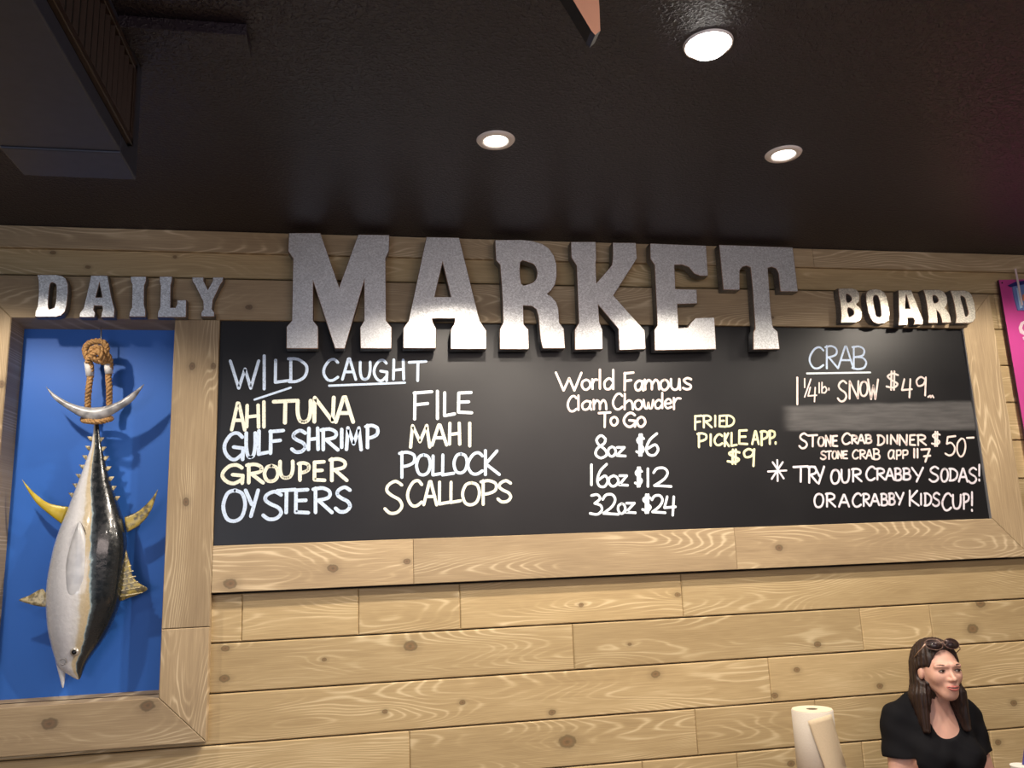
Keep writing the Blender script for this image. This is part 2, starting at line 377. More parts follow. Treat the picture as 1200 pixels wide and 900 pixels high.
G = {
'A': [[(0,0),(.45,1),(.55,1),(1,0)], [(.18,.36),(.85,.36)]],
'B': [[(.1,0),(.1,1)], '~', [(.0,.97),(.5,1),(.85,.85),(.75,.6),(.15,.52)], '~', [(.15,.52),(.7,.5),(1,.3),(.85,.05),(.4,-.02),(.0,.03)]],
'C': ['~', [(1,.85),(.75,1),(.4,.93),(.08,.6),(.05,.3),(.3,.03),(.65,0),(1,.15)]],
'D': [[(.12,0),(.12,1)], '~', [(0,1),(.5,.98),(.92,.75),(1,.5),(.85,.2),(.45,.02),(.02,0)]],
'E': [[(.95,1),(.12,.97),(.1,.03),(1,.0)], [(.1,.52),(.8,.54)]],
'F': [[(1,1),(.08,.95)], [(.12,.97),(.1,0)], [(.1,.52),(.78,.57)]],
'G': ['~', [(.95,.85),(.7,1),(.35,.93),(.05,.6),(.05,.3),(.3,.05),(.6,.0),(.95,.2)], [(.5,.47),(1,.42),(.97,0)]],
'H': [[(.08,1),(.04,0)], [(.92,1),(.96,0)], [(.04,.46),(.95,.52)]],
'I': [[(.5,1),(.5,0)]],
'K': [[(.1,1),(.1,0)], [(.85,1),(.12,.45),(1,0)]],
'L': [[(.1,1),(.08,.02),(1,.1)]],
'M': [[(.02,0),(.12,1),(.5,.25),(.85,1),(1,0)]],
'N': [[(.03,0),(.05,1),(.9,.02),(.95,1)]],
'O': ['~', [(.55,1),(.2,.9),(0,.5),(.15,.1),(.5,0),(.85,.15),(1,.55),(.85,.9),(.5,1)]],
'P': [[(.15,1),(.15,0)], '~', [(0,.95),(.5,1),(.95,.88),(.95,.62),(.6,.48),(.15,.42)]],
'R': [[(.12,1),(.12,0)], '~', [(0,.95),(.5,1),(.88,.85),(.8,.6),(.15,.48)], [(.3,.48),(1,0)]],
'S': ['~', [(.95,.88),(.6,1),(.2,.88),(.12,.7),(.4,.55),(.8,.42),(.95,.22),(.7,.03),(.3,0),(0,.14)]],
'T': [[(0,.95),(1,1)], [(.52,.98),(.5,0)]],
'U': ['~', [(.05,1),(.05,.45),(.2,.08),(.5,0),(.8,.12),(.95,.5),(.95,1)]],
'W': [[(0,1),(.3,0),(.52,.7),(.72,0),(1,1)]],
'Y': [[(0,1),(.5,.45)], [(1,1),(.42,0)]],
'a': ['~', [(.95,.85),(.5,1),(.08,.6),(.2,.05),(.6,.05),(.88,.5),(.9,.95)], '~', [(.9,.95),(.88,.3),(1,.0)]],
'd': ['~', [(.85,.4),(.5,.55),(.08,.35),(.15,.03),(.55,.0),(.88,.25)], [(.9,1),(.9,0)]],
'e': ['~', [(.08,.5),(.9,.55),(.85,.9),(.5,1),(.1,.7),(.1,.25),(.45,0),(1,.15)]],
'h': [[(.08,1),(.06,0)], '~', [(.08,.35),(.5,.58),(.85,.45),(.95,0)]],
'l': [[(.5,1),(.5,0)]],
'm': [[(.02,1),(.04,0)], '~', [(.04,.5),(.25,.95),(.48,.7),(.5,0)], '~', [(.5,.5),(.75,.98),(.95,.7),(1,0)]],
'o': ['~', [(.5,1),(.1,.8),(0,.4),(.25,.02),(.65,0),(1,.4),(.85,.85),(.5,1)]],
'p': [[(.1,.95),(.1,0)], '~', [(.1,.95),(.9,.95),(.9,.5),(.1,.4)]],
'r': [[(.1,1),(.12,0)], '~', [(.12,.55),(.5,.95),(1,.95)]],
's': ['~', [(.95,.9),(.5,1),(.1,.8),(.4,.55),(.9,.35),(.85,.08),(.4,0),(0,.12)]],
'u': ['~', [(.05,1),(.08,.3),(.4,0),(.8,.2),(.92,1)], [(.92,1),(1,0)]],
'w': ['~', [(0,1),(.15,.1),(.4,.1),(.5,.7),(.6,.1),(.85,.1),(1,1)]],
'z': [[(.05,1),(.9,1),(.0,.05),(1,.0)]],
'b': [[(.1,1),(.08,0)], '~', [(.1,.4),(.6,.6),(.95,.3),(.6,0),(.08,.05)]],
'0': ['~', [(.5,1),(.1,.75),(.05,.3),(.4,0),(.8,.15),(.98,.6),(.8,.95),(.5,1)]],
'1': [[(.5,1),(.5,0)]],
'2': ['~', [(0,.75),(.2,.98),(.6,1),(.8,.75),(.6,.4),(.05,.05)], [(.05,.05),(.5,.03),(1,.0)]],
'3': ['~', [(.1,.95),(.6,1),(.85,.8),(.4,.56)], '~', [(.4,.56),(.9,.45),(1,.2),(.6,0),(0,.05)]],
'4': [[(.25,1),(.0,.4),(1,.45)], [(.85,1),(.75,0)]],
'5': [[(1,1),(.25,.95),(.15,.6)], '~', [(.15,.6),(.6,.65),(.95,.4),(.8,.1),(.4,0),(0,.1)]],
'6': ['~', [(.9,1),(.3,.7),(.02,.3),(.2,.03),(.7,0),(1,.25),(.75,.48),(.15,.3)]],
'7': [[(0,.95),(.95,1),(.45,0)], [(.3,.42),(1,.48)]],
'8': ['~', [(.85,.85),(.5,1),(.15,.82),(.3,.6),(.8,.38),(.95,.15),(.5,0),(.08,.15),(.2,.42),(.75,.65),(.85,.85)]],
'9': ['~', [(.9,.85),(.45,1),(.05,.8),(.2,.52),(.7,.6),(.92,.95)], [(.92,.98),(.85,0)]],
'$': ['~', [(.95,.8),(.5,.88),(.1,.72),(.5,.5),(.92,.32),(.6,.12),(0,.18)], [(.42,1),(.38,0)], [(.66,1),(.62,0)]],
'!': [[(.5,1),(.5,.3)], [(.5,.06),(.5,.0)]],
'.': [[(.5,1),(.5,0)]], '/': [[(0,0),(1,1)]], '-': [[(0,.4),(1,.6)]], '_': [[(0,0),(1,1)]],
'*': [[(0,.45),(1,.5)], [(.2,.1),(.8,.9)], [(.25,.9),(.85,.12)], [(.5,1),(.52,0)]],
',': [[(0,.2),(.4,.5),(.45,.1),(.8,.5),(1,.1)]],
}
ORG = {'A': (250, 410, 4.285), 'B': (430, 410, 4.285), 'C': (630, 410, 4.285), 'D': (790, 390, 4.09), 'E': (980, 390, 4.09)}
def word(org, col, w, letters, label=None):
    ox, oy, s = ORG[org]; vs = []; fs = []
    yk = [0]
    def stroke(pts, r):
        P = [Vector((p[0], p[1])) for p in pts]; y = BY-.0006-yk[0]*.00002; yk[0] += 1
        n0 = len(vs)
        for i, p in enumerate(P):
            rr = r*random.uniform(.9, 1.1)
            b = len(vs); vs.extend([(p.x+rr*math.cos(a*math.pi/4), y-.00001*(i % 2), p.y+rr*math.sin(a*math.pi/4)) for a in range(8)])
            fs.append(tuple(b+a for a in range(8)))
            if i:
                q = P[i-1]; t = (p-q)
                if t.length < 1e-5: continue
                t.normalize(); nrm = Vector((-t.y, t.x))*r; b = len(vs)
                vs.extend([(c.x, y-.000005, c.y) for c in (q+nrm, p+nrm, p-nrm, q-nrm)]); fs.append((b, b+1, b+2, b+3))
    px = 1/290.
    for ch, xl, xr, yt, yb in letters:
        g = G[ch]; i = 0
        while i < len(g):
            sm = g[i] == '~'
            if sm: i += 1
            pts = g[i]; i += 1
            if sm: pts = [tuple(p) for p in spline(pts, 4)]
            out = []
            for a, b in pts:
                u = ox+(xl+(xr-xl)*a)/s; v = oy+(yb+(yt-yb)*b)/s
                out.append(W(u, v, BY))
            stroke(out, w*.5*px)
    me = mesh('handwritten_word', vs, fs); o = link('handwritten_word', me, CH_[col], chb)
    return o
L_ = lambda s: [(c,)+t for c, t in s]
def wd_(org, col, w, text, *boxes): word(org, col, w, [(c,)+tuple(b) for c, b in zip(text, boxes)])
wd_('A','b',3.6,'WILD',(85,228,55,192),(245,266,30,196),(305,385,52,165),(378,470,45,160))
wd_('A','b',2.6,'_',(207,388,190,250))
wd_('A','b',3.4,'CAUGHT',(552,625,48,153),(648,715,45,148),(735,790,60,148),(806,872,52,155),(902,958,50,148),(984,1068,58,155))
wd_('A','b',2.8,'_',(582,962,165,180))
wd_('A','c',4.0,'AHI',(92,158,268,402),(165,230,278,388),(250,258,262,388))
wd_('A','c',4.6,'TUNA',(304,415,255,365),(420,492,255,362),(504,610,240,362),(615,702,238,362))
wd_('A','b',4.2,'GULF',(54,150,418,550),(163,213,418,540),(224,275,405,526),(280,352,405,520))
wd_('A','b',4.2,'SHRIMP',(394,465,405,513),(476,528,393,500),(542,625,398,502),(637,652,400,490),(667,742,392,500),(765,826,380,490))
wd_('A','c',4.2,'GROUPER',(44,148,578,670),(168,250,575,668),(257,325,582,660),(332,402,560,643),(427,480,568,655),(502,558,562,655),(585,670,548,655))
wd_('A','b',4.2,'OYSTERS',(50,160,705,860),(162,225,705,836),(250,345,712,850),(322,410,702,816),(407,478,702,818),(502,595,694,816),(614,690,690,813))
wd_('B','w',3.8,'FILE',(230,325,210,348),(346,362,208,345),(385,440,215,333),(452,526,214,316))
wd_('B','c',3.9,'MAHI',(217,315,380,488),(327,400,377,478),(412,468,369,473),(508,524,369,482))
wd_('B','b',3.7,'POLLOCK',(164,240,514,640),(249,318,527,628),(327,378,532,630),(375,435,527,630),(437,503,522,618),(505,580,517,623),(587,665,507,626))
wd_('B','c',3.7,'SCALLOPS',(90,180,660,820),(202,275,657,783),(285,350,662,778),(359,415,664,776),(417,470,664,768),(480,565,667,778),(572,650,657,776),(657,725,657,763))
wd_('C','p',3.0,'World',(92,220,115,204),(222,265,150,198),(272,300,148,195),(305,320,100,195),(332,385,100,196))
wd_('C','p',3.2,'Famous',(432,480,114,203),(487,530,155,203),(537,610,150,198),(617,658,150,200),(667,715,147,200),(730,772,142,198))
wd_('C','p',2.8,'Clam',(150,195,232,308),(198,212,230,302),(220,270,257,300),(280,345,252,298))
wd_('C','p',2.8,'Chowder',(377,425,220,298),(434,480,222,298),(487,525,252,298),(532,580,252,295),(587,630,217,293),(637,672,247,293),(680,718,242,297))
wd_('C','p',3.0,'To',(308,365,314,388),(367,402,337,378)); wd_('C','p',3.2,'Go',(432,490,317,386),(500,540,337,384))
wd_('C','w',3.2,'8oz',(287,350,430,543),(354,392,487,533),(397,440,490,533)); wd_('C','w',3.2,'$6',(497,535,425,530),(545,605,420,528))
wd_('C','w',3.2,'16oz',(262,278,577,678),(299,352,574,686),(357,405,632,683),(410,452,632,680)); wd_('C','w',3.2,'$12',(490,525,592,685),(545,562,597,685),(582,670,594,686))
wd_('C','w',3.2,'32oz',(264,322,727,826),(327,405,727,826),(404,440,772,820),(444,490,770,818)); wd_('C','w',3.2,'$24',(527,570,727,818),(574,640,732,818),(637,692,737,830))
wd_('D','y',2.7,'FRIED',(97,132,397,463),(137,180,397,453),(190,203,398,448),(214,245,397,450),(247,287,397,448))
wd_('D','y',2.9,'PICKLE',(112,155,482,548),(170,180,487,540),(192,230,487,538),(240,262,482,543),(272,300,480,543),(307,350,467,533))
wd_('D','y',3.0,'APP.',(374,405,472,533),(414,448,472,538),(454,482,470,533),(483,489,525,532))
wd_('D','y',3.0,'$9',(257,315,560,628),(332,388,557,638))
wd_('D','b',2.8,'CRABE'[:4],(647,715,70,170),(724,785,64,170),(786,858,66,168),(854,920,66,172))
wd_('D','w',2.6,'_',(637,940,190,195))
wd_('D','p',2.8,'1',(582,598,215,343)); wd_('D','p',2.0,'1/4',(619,632,220,262),(625,655,222,308),(642,682,262,330)); wd_('D','p',2.0,'lb.',(688,702,240,288),(706,732,238,288),(738,745,266,274))
wd_('E','p',2.8,'SNOW',(7,50,230,328),(62,108,232,316),(114,150,234,303),(152,200,224,318))
wd_('E','p',2.7,'$49',(240,298,185,273),(314,362,222,310),(382,433,212,300)); wd_('E','p',2.4,',',(440,466,290,312))
wd_('D','p',2.7,'STONE',(600,638,482,553),(642,685,490,545),(690,718,500,543),(726,752,494,543),(758,782,494,543))
wd_('E','p',2.7,'CRAB',(27,65,482,533),(72,100,492,530),(103,135,490,530),(140,168,490,528))
wd_('E','p',2.7,'DINNER',(197,230,492,538),(238,250,492,530),(260,295,490,533),(302,340,490,538),(350,378,490,538),(387,430,490,538))
wd_('E','p',2.6,'$50-',(458,498,475,543),(522,570,495,588),(577,620,507,593),(626,658,500,506))
wd_('D','p',2.3,'STONE',(702,728,567,606),(731,753,567,604),(758,779,567,604),(784,804,567,602),(808,830,567,602))
wd_('E','p',2.3,'CRAB',(77,105,562,603),(112,140,562,603),(143,172,562,603),(177,208,557,606))
wd_('E','p',2.3,'app',(247,278,562,603),(287,310,562,605),(317,342,562,602)); wd_('E','p',2.8,'117',(368,378,557,598),(384,394,557,598),(407,450,557,618))
wd_('D','v',2.5,'*',(450,538,610,710))
wd_('D','v',2.9,'TRY',(572,640,640,713),(642,685,642,718),(674,718,642,723))
wd_('D','v',2.9,'OUR',(752,792,657,723),(800,840,657,718),(852,898,652,712))
wd_('E','v',2.9,'CRABBY',(142,185,642,706),(192,232,650,703),(237,275,652,703),(280,312,650,706),(320,355,650,703),(362,415,647,713))
wd_('E','v',2.9,'SODAS!',(447,490,642,713),(502,535,652,713),(542,580,652,708),(587,628,652,713),(634,672,647,720),(678,692,632,708))
wd_('D','v',2.8,'OR',(672,715,772,836),(727,772,770,833)); wd_('D','v',2.8,'A',(790,838,777,833))
wd_('E','v',2.8,'CRABBY',(77,118,770,833),(127,160,772,830),(165,205,774,826),(214,245,772,826),(252,280,770,823),(285,322,767,823))
wd_('E','v',2.8,'KIDS',(347,395,757,828),(400,412,772,823),(422,455,770,828),(462,495,767,830))
wd_('E','v',2.9,'CUP!',(507,550,770,850),(557,598,777,843),(607,635,772,843),(642,658,764,853))

# ------------------------------------------------------------------ metal letters
ZO = {'z5': (300, 260, 5.622), 'z6': (460, 260, 5.622), 'z7': (640, 260, 5.622), 'r5': (560, 260, 3.), 't': (820, 270, 6.), 'd': (0, 250, 5.625), 'e': (140, 250, 5.625),
      'b3': (920, 270, 6.925), 'b4': (1060, 270, 6.922), 'i6': (900, 260, 4.)}
def ccw(P):
    A = sum(P[i][0]*P[(i+1) % len(P)][1]-P[(i+1) % len(P)][0]*P[i][1] for i in range(len(P)))
    return P if A > 0 else P[::-1]
def metal_letter(name, label, cat, group, zo, outer, holes, depth, face, yback=FY-.002, round_=False):
    ox, oy, s = ZO[zo]; yf = yback-depth
    T = lambda P: [W(ox+a/s, oy+b/s, yf) for a, b in P]
    outer = T(outer); holes = [T(h) for h in holes]
    if round_ is True: outer = [tuple(p) for p in spline(outer, 3, True)]
    holes = [[tuple(p) for p in spline(h, 3, True)] if len(h) > 4 else h for h in holes]
    cx = sum(p[0] for p in outer)/len(outer); cz_ = min(p[1] for p in outer)
    cu = bpy.data.curves.new(name, 'CURVE'); cu.dimensions = '2D'; cu.fill_mode = 'BOTH'; b = .0022
    cu.extrude = depth/2-b; cu.bevel_depth = b; cu.bevel_resolution = 1; cu.offset = -b
    for P in [outer]+holes:
        sp = cu.splines.new('POLY'); sp.points.add(len(P)-1); sp.use_cyclic_u = True
        for q, p in zip(sp.points, ccw(P)): q.co = (p[0]-cx, p[1]-cz_, 0, 1)
    tmp = bpy.data.objects.new('tmp', cu); COL.objects.link(tmp)
    dg = bpy.context.evaluated_depsgraph_get(); me = bpy.data.meshes.new_from_object(tmp.evaluated_get(dg)); bpy.data.objects.remove(tmp)
    # local (x, y, z) -> world (x, -z.., y): front is +z of the curve
    me.transform(Matrix(((1, 0, 0, 0), (0, 0, -1, 0), (0, 1, 0, 0), (0, 0, 0, 1))))
    root = empty(name, (cx, yback-depth/2, cz_)); tag(root, label, cat, group)
    bm = bmesh.new(); bm.from_mesh(me); bm.normal_update()
    parts = {}
    def sub(nm, test, mats, idx=None):
        b2 = bm.copy(); dele = [f for f in b2.faces if not test(f)]
        bmesh.ops.delete(b2, geom=dele, context='FACES'); m2 = bpy.data.meshes.new(nm); b2.to_mesh(m2); b2.free()
        return link(nm, m2, mats, root)
    ymin = -depth/2
    isfront = lambda f: f.calc_center_median().y < ymin+b*.9 + 1e-5 and abs(f.normal.y) > .95
    isrim = lambda f: not isfront(f) and f.calc_center_median().y < ymin+b+1e-5
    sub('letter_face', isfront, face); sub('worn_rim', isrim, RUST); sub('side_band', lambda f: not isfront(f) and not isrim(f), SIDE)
    bm.free(); return root
GB = 'big metal letters across the top of the menu board'; BD = .052
big = lambda n, lab, zo, o, h=(): metal_letter('metal_letter', lab, 'letter', GB, zo, o, list(h), BD, GALV)
big('M', 'big galvanised metal letter M, first of the word MARKET', 'z5', [(215,72),(425,72),(548,425),(672,82),(880,85),(878,190),(855,240),(858,650),(895,695),(893,835),(688,835),(685,695),(712,650),(712,395),(585,835),(520,835),(378,400),(378,650),(410,690),(410,835),(200,835),(200,690),(235,650),(243,240),(210,195)])
big('A', 'big galvanised metal letter A between the M and R of MARKET', 'z6', [(222,98),(440,103),(575,650),(618,715),(618,838),(383,838),(383,710),(408,665),(410,637),(262,637),(268,665),(288,705),(285,833),(70,833),(70,700),(105,650)], [[(330,270),(383,493),(278,493)]])
big('R', 'big galvanised metal letter R, third letter of MARKET', 'r5', [(60,63),(150,62),(190,66),(225,76),(250,92),(268,118),(277,150),(278,190),(272,220),(258,242),(245,253),(262,264),(276,282),(284,305),(287,355),(303,375),(307,445),(228,445),(220,410),(212,330),(205,308),(190,297),(160,295),(162,360),(178,378),(180,448),(77,448),(77,378),(89,352),(85,250),(78,152),(63,135)], [[(150,142),(178,143),(198,152),(207,172),(207,192),(198,208),(180,217),(153,217)]])
big('K', 'big galvanised metal letter K with brightly lit lower leg', 'z7', [(162,130),(328,130),(332,240),(328,268),(332,400),(432,285),(438,240),(438,135),(592,137),(600,242),(445,485),(650,715),(657,838),(482,845),(475,705),(345,550),(352,660),(372,712),(374,838),(190,843),(188,710),(215,665),(200,290),(165,235)])
big('E', 'big galvanised metal letter E between the K and T', 'r5', [(605,75),(803,83),(810,190),(783,191),(760,182),(742,160),(718,151),(692,152),(695,235),(770,237),(772,288),(702,290),(706,373),(738,370),(748,355),(765,337),(832,335),(838,448),(622,452),(620,378),(631,365),(621,152),(606,130)])
big('T', 'big grey galvanised metal letter T at the end of MARKET', 't', [(135,100),(655,118),(692,432),(567,430),(553,300),(535,268),(505,258),(480,266),(500,560),(515,680),(548,712),(563,835),(377,838),(377,715),(390,690),(372,420),(357,262),(330,250),(300,258),(282,285),(282,420),(166,418)])
GD = 'small metal letters of the word DAILY'; SD = .042
sm = lambda lab, zo, o, h=(), g=GD, f=GALV, r=False: metal_letter('metal_letter', lab, 'letter', g, zo, o, list(h), SD, f, round_=r)
sm('small galvanised metal letter D starting the word DAILY', 'd', [(243,403),(370,403),(410,411),(436,430),(449,465),(450,520),(440,610),(428,648),(405,672),(370,683),(230,683),(231,650),(246,610),(253,520),(252,450)], [[(335,462),(358,462),(370,485),(368,560),(360,612),(345,624),(320,622),(324,520)]])
sm('small galvanised metal letter A above the hanging rope', 'd', [(598,408),(710,408),(738,560),(757,630),(753,686),(665,686),(668,655),(676,635),(672,612),(622,610),(618,635),(630,655),(624,686),(521,686),(524,655),(548,625),(578,500)], [[(655,465),(672,552),(633,552)]])
sm('small galvanised metal letter I of DAILY', 'e', [(72,415),(177,415),(177,445),(165,480),(163,600),(173,640),(173,683),(61,683),(64,650),(80,620),(83,470),(72,445)])
sm('small galvanised metal letter L of DAILY with bright foot', 'e', [(263,415),(348,415),(348,445),(339,475),(338,620),(368,620),(378,598),(378,570),(443,570),(440,686),(248,686),(251,650),(265,620),(270,480),(262,445)])
sm('small galvanised metal letter Y above the wooden column', 'e', [(477,420),(557,420),(556,445),(583,500),(613,445),(613,420),(687,420),(682,450),(668,468),(618,572),(611,630),(628,655),(626,682),(536,682),(537,652),(552,632),(550,582),(492,465),(479,450)])
GR = 'small metal letters of the word BOARD'
sb = lambda lab, zo, o, h=(), r=False: sm(lab, zo, o, h, GR, GALV_S, r)
sb('small speckled metal letter B starting the word BOARD', 'b3', [(430,470),(545,468),(580,480),(602,505),(607,550),(600,580),(580,602),(608,625),(625,660),(627,700),(612,732),(575,750),(453,750),(456,690),(450,600),(436,530)], [[(497,520),(518,524),(535,540),(540,558),(530,575),(503,580)], [(510,632),(538,636),(556,655),(556,676),(545,690),(518,697)]])
sb('small speckled metal letter O of BOARD', 'b3', [(690,480),(730,474),(772,480),(808,502),(828,545),(845,620),(853,685),(842,732),(808,756),(760,760),(715,745),(690,710),(672,650),(657,575),(655,520),(666,492)], [[(725,530),(748,530),(762,560),(774,620),(781,680),(776,698),(762,702),(742,692),(730,650),(717,565)]])
sb('small speckled metal letter A between the O and R of BOARD', 'i6', [(611,319),(673,319),(708,410),(729,462),(726,481),(684,483),(687,463),(681,450),(655,450),(657,463),(654,484),(611,486),(615,440),(612,375)], [[(648,343),(666,406),(643,406)]])
sb('small speckled metal letter R of BOARD', 'b4', [(150,480),(280,480),(318,495),(342,530),(350,575),(345,605),(328,628),(352,655),(372,695),(380,748),(306,752),(298,712),(285,675),(262,648),(266,690),(272,753),(192,753),(194,700),(182,600),(168,530)], [[(230,532),(255,532),(270,552),(272,572),(262,584),(238,585)]])
sb('small speckled metal letter D ending the word BOARD', 'b4', [(370,486),(490,486),(528,500),(550,530),(568,590),(578,660),(577,715),(556,745),(520,753),(415,753),(420,700),(404,600),(386,530)], [[(455,540),(480,540),(492,558),(505,610),(517,660),(514,685),(494,697),(483,650)]])

# ------------------------------------------------------------------ ceiling fixtures
CN = {0: 'recessed ceiling downlight with pale trim ring near the letters M and A', 1: 'recessed ceiling downlight with pale trim ring above the letter T',
      2: 'recessed ceiling downlight left of the duct', 3: 'recessed ceiling downlight by the pink sign', 4: 'large glaring round downlight nearest the camera, beside the pinkish pointed board',
      5: 'round downlight right of the glaring one', 6: 'round downlight behind the duct', 7: 'round downlight above the viewer'}
for i, (x, y, pw) in enumerate(SPOTS):
    bigl = y < -1.2; R0 = .066 if not bigl else .070; r = .040 if not bigl else .062
    root = empty('ceiling_downlight', (x, y, CEIL)); tag(root, CN[i], 'ceiling light', 'recessed ceiling downlights')
    n = 36
    ringm = MB().add(lathe([(r, .0), (r, -.004), (r+.006, -.008), (R0-.004, -.006), (R0, -.0005), (R0, 0)], n)); ringm.f = [f for f in ringm.f if len(f) == 4]
    ringm.build('trim_ring', TRIMW, root, True)
    if not bigl:
        d = MB().add(lathe([(.0005, -.010), (.018, -.010), (.031, -.007), (r-.003, -.0015), (r-.001, 0)], n))
    else:
        d = MB().add(lathe([(.0005, -.034), (.025, -.032), (.045, -.024), (.058, -.010), (r, 0)], n))
    d.build('lamp_lens', LAMPB if bigl else LAMP, root, True)
    l = bpy.data.lights.new('downlight_beam', 'SPOT'); l.energy = pw; l.color = (1., .88, .74); l.spot_size = math.radians(160 if bigl or x > 2.8 else 143); l.spot_blend = .30 if not bigl else .5; l.shadow_soft_size = .03
    lo = bpy.data.objects.new('downlight_beam', l); COL.objects.link(lo); lo.location = (0, 0, -.05); lo.parent = root

# air duct, top left
dx0, dx1, dy0, dy1, dz = -.885, -.6, -3.0, -1.22, 2.76
duct = MB().add(box((dx0, dy0, dz), (dx1, dy1-.16, CEIL-.001))).build('air_duct', DUCTM, None, bev=.004)
tag(duct, 'black boxed air duct hanging under the ceiling with a side grille', 'air duct')
MB().add(([(dx0, dy1-.158, dz-.004), (dx1, dy1-.158, dz-.004), (dx1, dy1, dz-.004), (dx0, dy1, dz-.004), (dx0, dy1-.158, CEIL-.001), (dx1, dy1-.158, CEIL-.001), (dx1, dy1, CEIL-.001), (dx0, dy1, CEIL-.001)], box((0,0,0),(1,1,1))[1])).build('end_cap', DUCTM, duct, bev=.004)
gy0, gy1, gz0, gz1 = -2.7, -1.32, dz+.045, CEIL-.05
m = MB(); t_ = .02
MB().add(box((dx1, gy0, gz0), (dx1+.0015, gy1, gz1))).build('grille_shade_panel', plain('grille_black', (.004, .003, .003), .9), duct)  # flat black sheet stands in for the shade behind the fins
m.add(box((dx1, gy0, gz0), (dx1+.014, gy1, gz0+t_))).add(box((dx1, gy0, gz1-t_), (dx1+.014, gy1, gz1))).add(box((dx1, gy1-t_, gz0), (dx1+.014, gy1, gz1))).add(box((dx1, gy0, gz0), (dx1+.014, gy0+t_, gz1)))
gr = m.build('grille_frame', GRILLM, duct, bev=.002)
fin = fix(mesh('fin', *box((0, -.0025, gz0+t_-2.9), (.011, .0025, gz1-t_-2.9)))); fin.materials.append(GRILLM)
k = gy0+.04
while k < gy1-.03:
    f = bpy.data.objects.new('fin', fin); COL.objects.link(f); f.location = (dx1+.001, k, 2.9); f.parent = gr; f.rotation_euler = (0, 0, .35); k += .042
tag(MB().add(box((dx1, -1.47, CEIL-.035), (-.285, -1.365, CEIL-.001))).build('duct_branch', CEILM, None, bev=.002), 'thin black box running right from the duct along the ceiling', 'duct')
# pointed pinkish board hanging from the ceiling
yb = -2.0
P = [W(697.5, 41, yb), W(703.5, 36, yb), W(702.5, 10, yb), W(700.5, -20, yb), W(697, -80, yb), W(690, -130, yb), W(590, -125, yb), W(671.5, 0, yb), W(693, 36, yb)]
P = [(x, min(z, CEIL-.001)) for x, z in P]
PINKW = plain('pinkish_tan_paint', (.74, .36, .22), .55, 0, .4, 20, .06)
vs = [(x, yb, z) for x, z in P]+[(x, yb+.045, z) for x, z in P]; n = len(P)
fs = [tuple(range(n)), tuple(range(n, 2*n))[::-1]]+[(i, (i+1) % n, n+(i+1) % n, n+i) for i in range(n)]
me = fix(mesh('hanging_board', vs, fs, False, [0, 1]+[1]*n)); o = link('hanging_board', me, [PINKW, plain('dark_edge', (.02, .02, .022), .3, 0, .6)])
tag(o, 'pinkish tan pointed board with black edge hanging from the black ceiling', 'hanging board')

# ------------------------------------------------------------------ tuna
def attrib(me, name, vals):
    a = me.attributes.new(name, 'FLOAT', 'POINT'); a.data.foreach_set('value', vals)
def mk_fish():
    t = NT('painted_tuna_skin', .22, 0, (.6, .6, .6), .6)
    b = t.n('ShaderNodeAttribute', attribute_name='band').outputs['Fac']; o = t.obj()
    nz = t.M('MULTIPLY', t.M('SUBTRACT', t.noise(o, 30, 3), .5), .10)
    f = t.M('ADD', t.M('ADD', t.M('MULTIPLY', b, .5), .5), nz)
    c = t.ramp(f, [(.0, (.56, .57, .60)), (.22, (.78, .78, .80)), (.33, (.72, .71, .69)), (.38, (.58, .49, .33)), (.47, (.55, .44, .27)), (.485, (.30, .40, .44)), (.505, (.05, .065, .075)), (.56, (.008, .011, .014))])
    t.col(c); t.l(t.ramp(t.noise(o, 45, 2), [(.3, (.16, .16, .16)), (.7, (.36, .36, .36))]), t.b.inputs['Roughness'])
    t.bump(t.noise(o, 60, 2), .35, .003); t.b.inputs['Coat Weight'].default_value = .8; t.b.inputs['Coat Roughness'].default_value = .08; return t.m
FISHM = mk_fish()
prof = [(497,110,116),(504,109.5,116.5),(512,108.5,117.5),(525,106.5,119.5),(540,101,123),(560,94,128),(580,86.5,135),(600,79,141.5),(620,71,146.5),(640,64.5,148),(660,60,147),(680,56.5,145),(700,55,142),(720,55.5,135.6),(740,57.3,126.7),(755,60.5,117.5),(768,64,107.5),(778,67,101),(784,71,98.5),(789,78,96.5),(793,84.5,95),(796,89.5,93.5)]
fvs, ffs, band = [], [], []
def fish_loft(profile, base_fn, yc=0., thick=.62):
    dense = [tuple(p) for p in spline(profile, 3)]; n = 36; n0 = len(fvs)
    for v, l, r in dense:
        a = (r-l)/2; c = (l+r)/2
        for j in range(n):
            th = 2*math.pi*j/n; s_ = math.cos(th)
            x, z = W(c+a*s_, v, yc); h = a/290*thick
            fvs.append((x, yc-h*math.sin(th)*(abs(math.sin(th))**-.15 if abs(math.sin(th)) > 1e-3 else 1), z)); band.append(base_fn(s_, v))
    for i in range(len(dense)-1):
        for j in range(n):
            k = (j+1) % n; ffs.append((n0+i*n+j, n0+i*n+k, n0+(i+1)*n+k, n0+(i+1)*n+j))
    ffs.append(tuple(n0+j for j in range(n))[::-1]); ffs.append(tuple(n0+(len(dense)-1)*n+j for j in range(n)))
def bfn(s_, v):
    bs = np.interp(v, [497, 540, 600, 700, 760, 796], [-.2, -.1, .15, .38, .50, .55]); return float(s_-bs)
FC = -.005
fish_loft(prof, bfn, FC)
fish_loft([(752,61,76),(764,63,77),(776,65.5,77),(786,68,76.5),(796,70.5,76),(803,72,75),(806,73,74.2)], lambda s_, v: -.8, FC-.002, .8)
me = fix(mesh('body', fvs, ffs, True)); attrib(me, 'band', band)
fish = empty('hanging_tuna', W3(112, 500, FC)); tag(fish, 'glossy model tuna hanging head down by rope on the blue panel', 'fish')
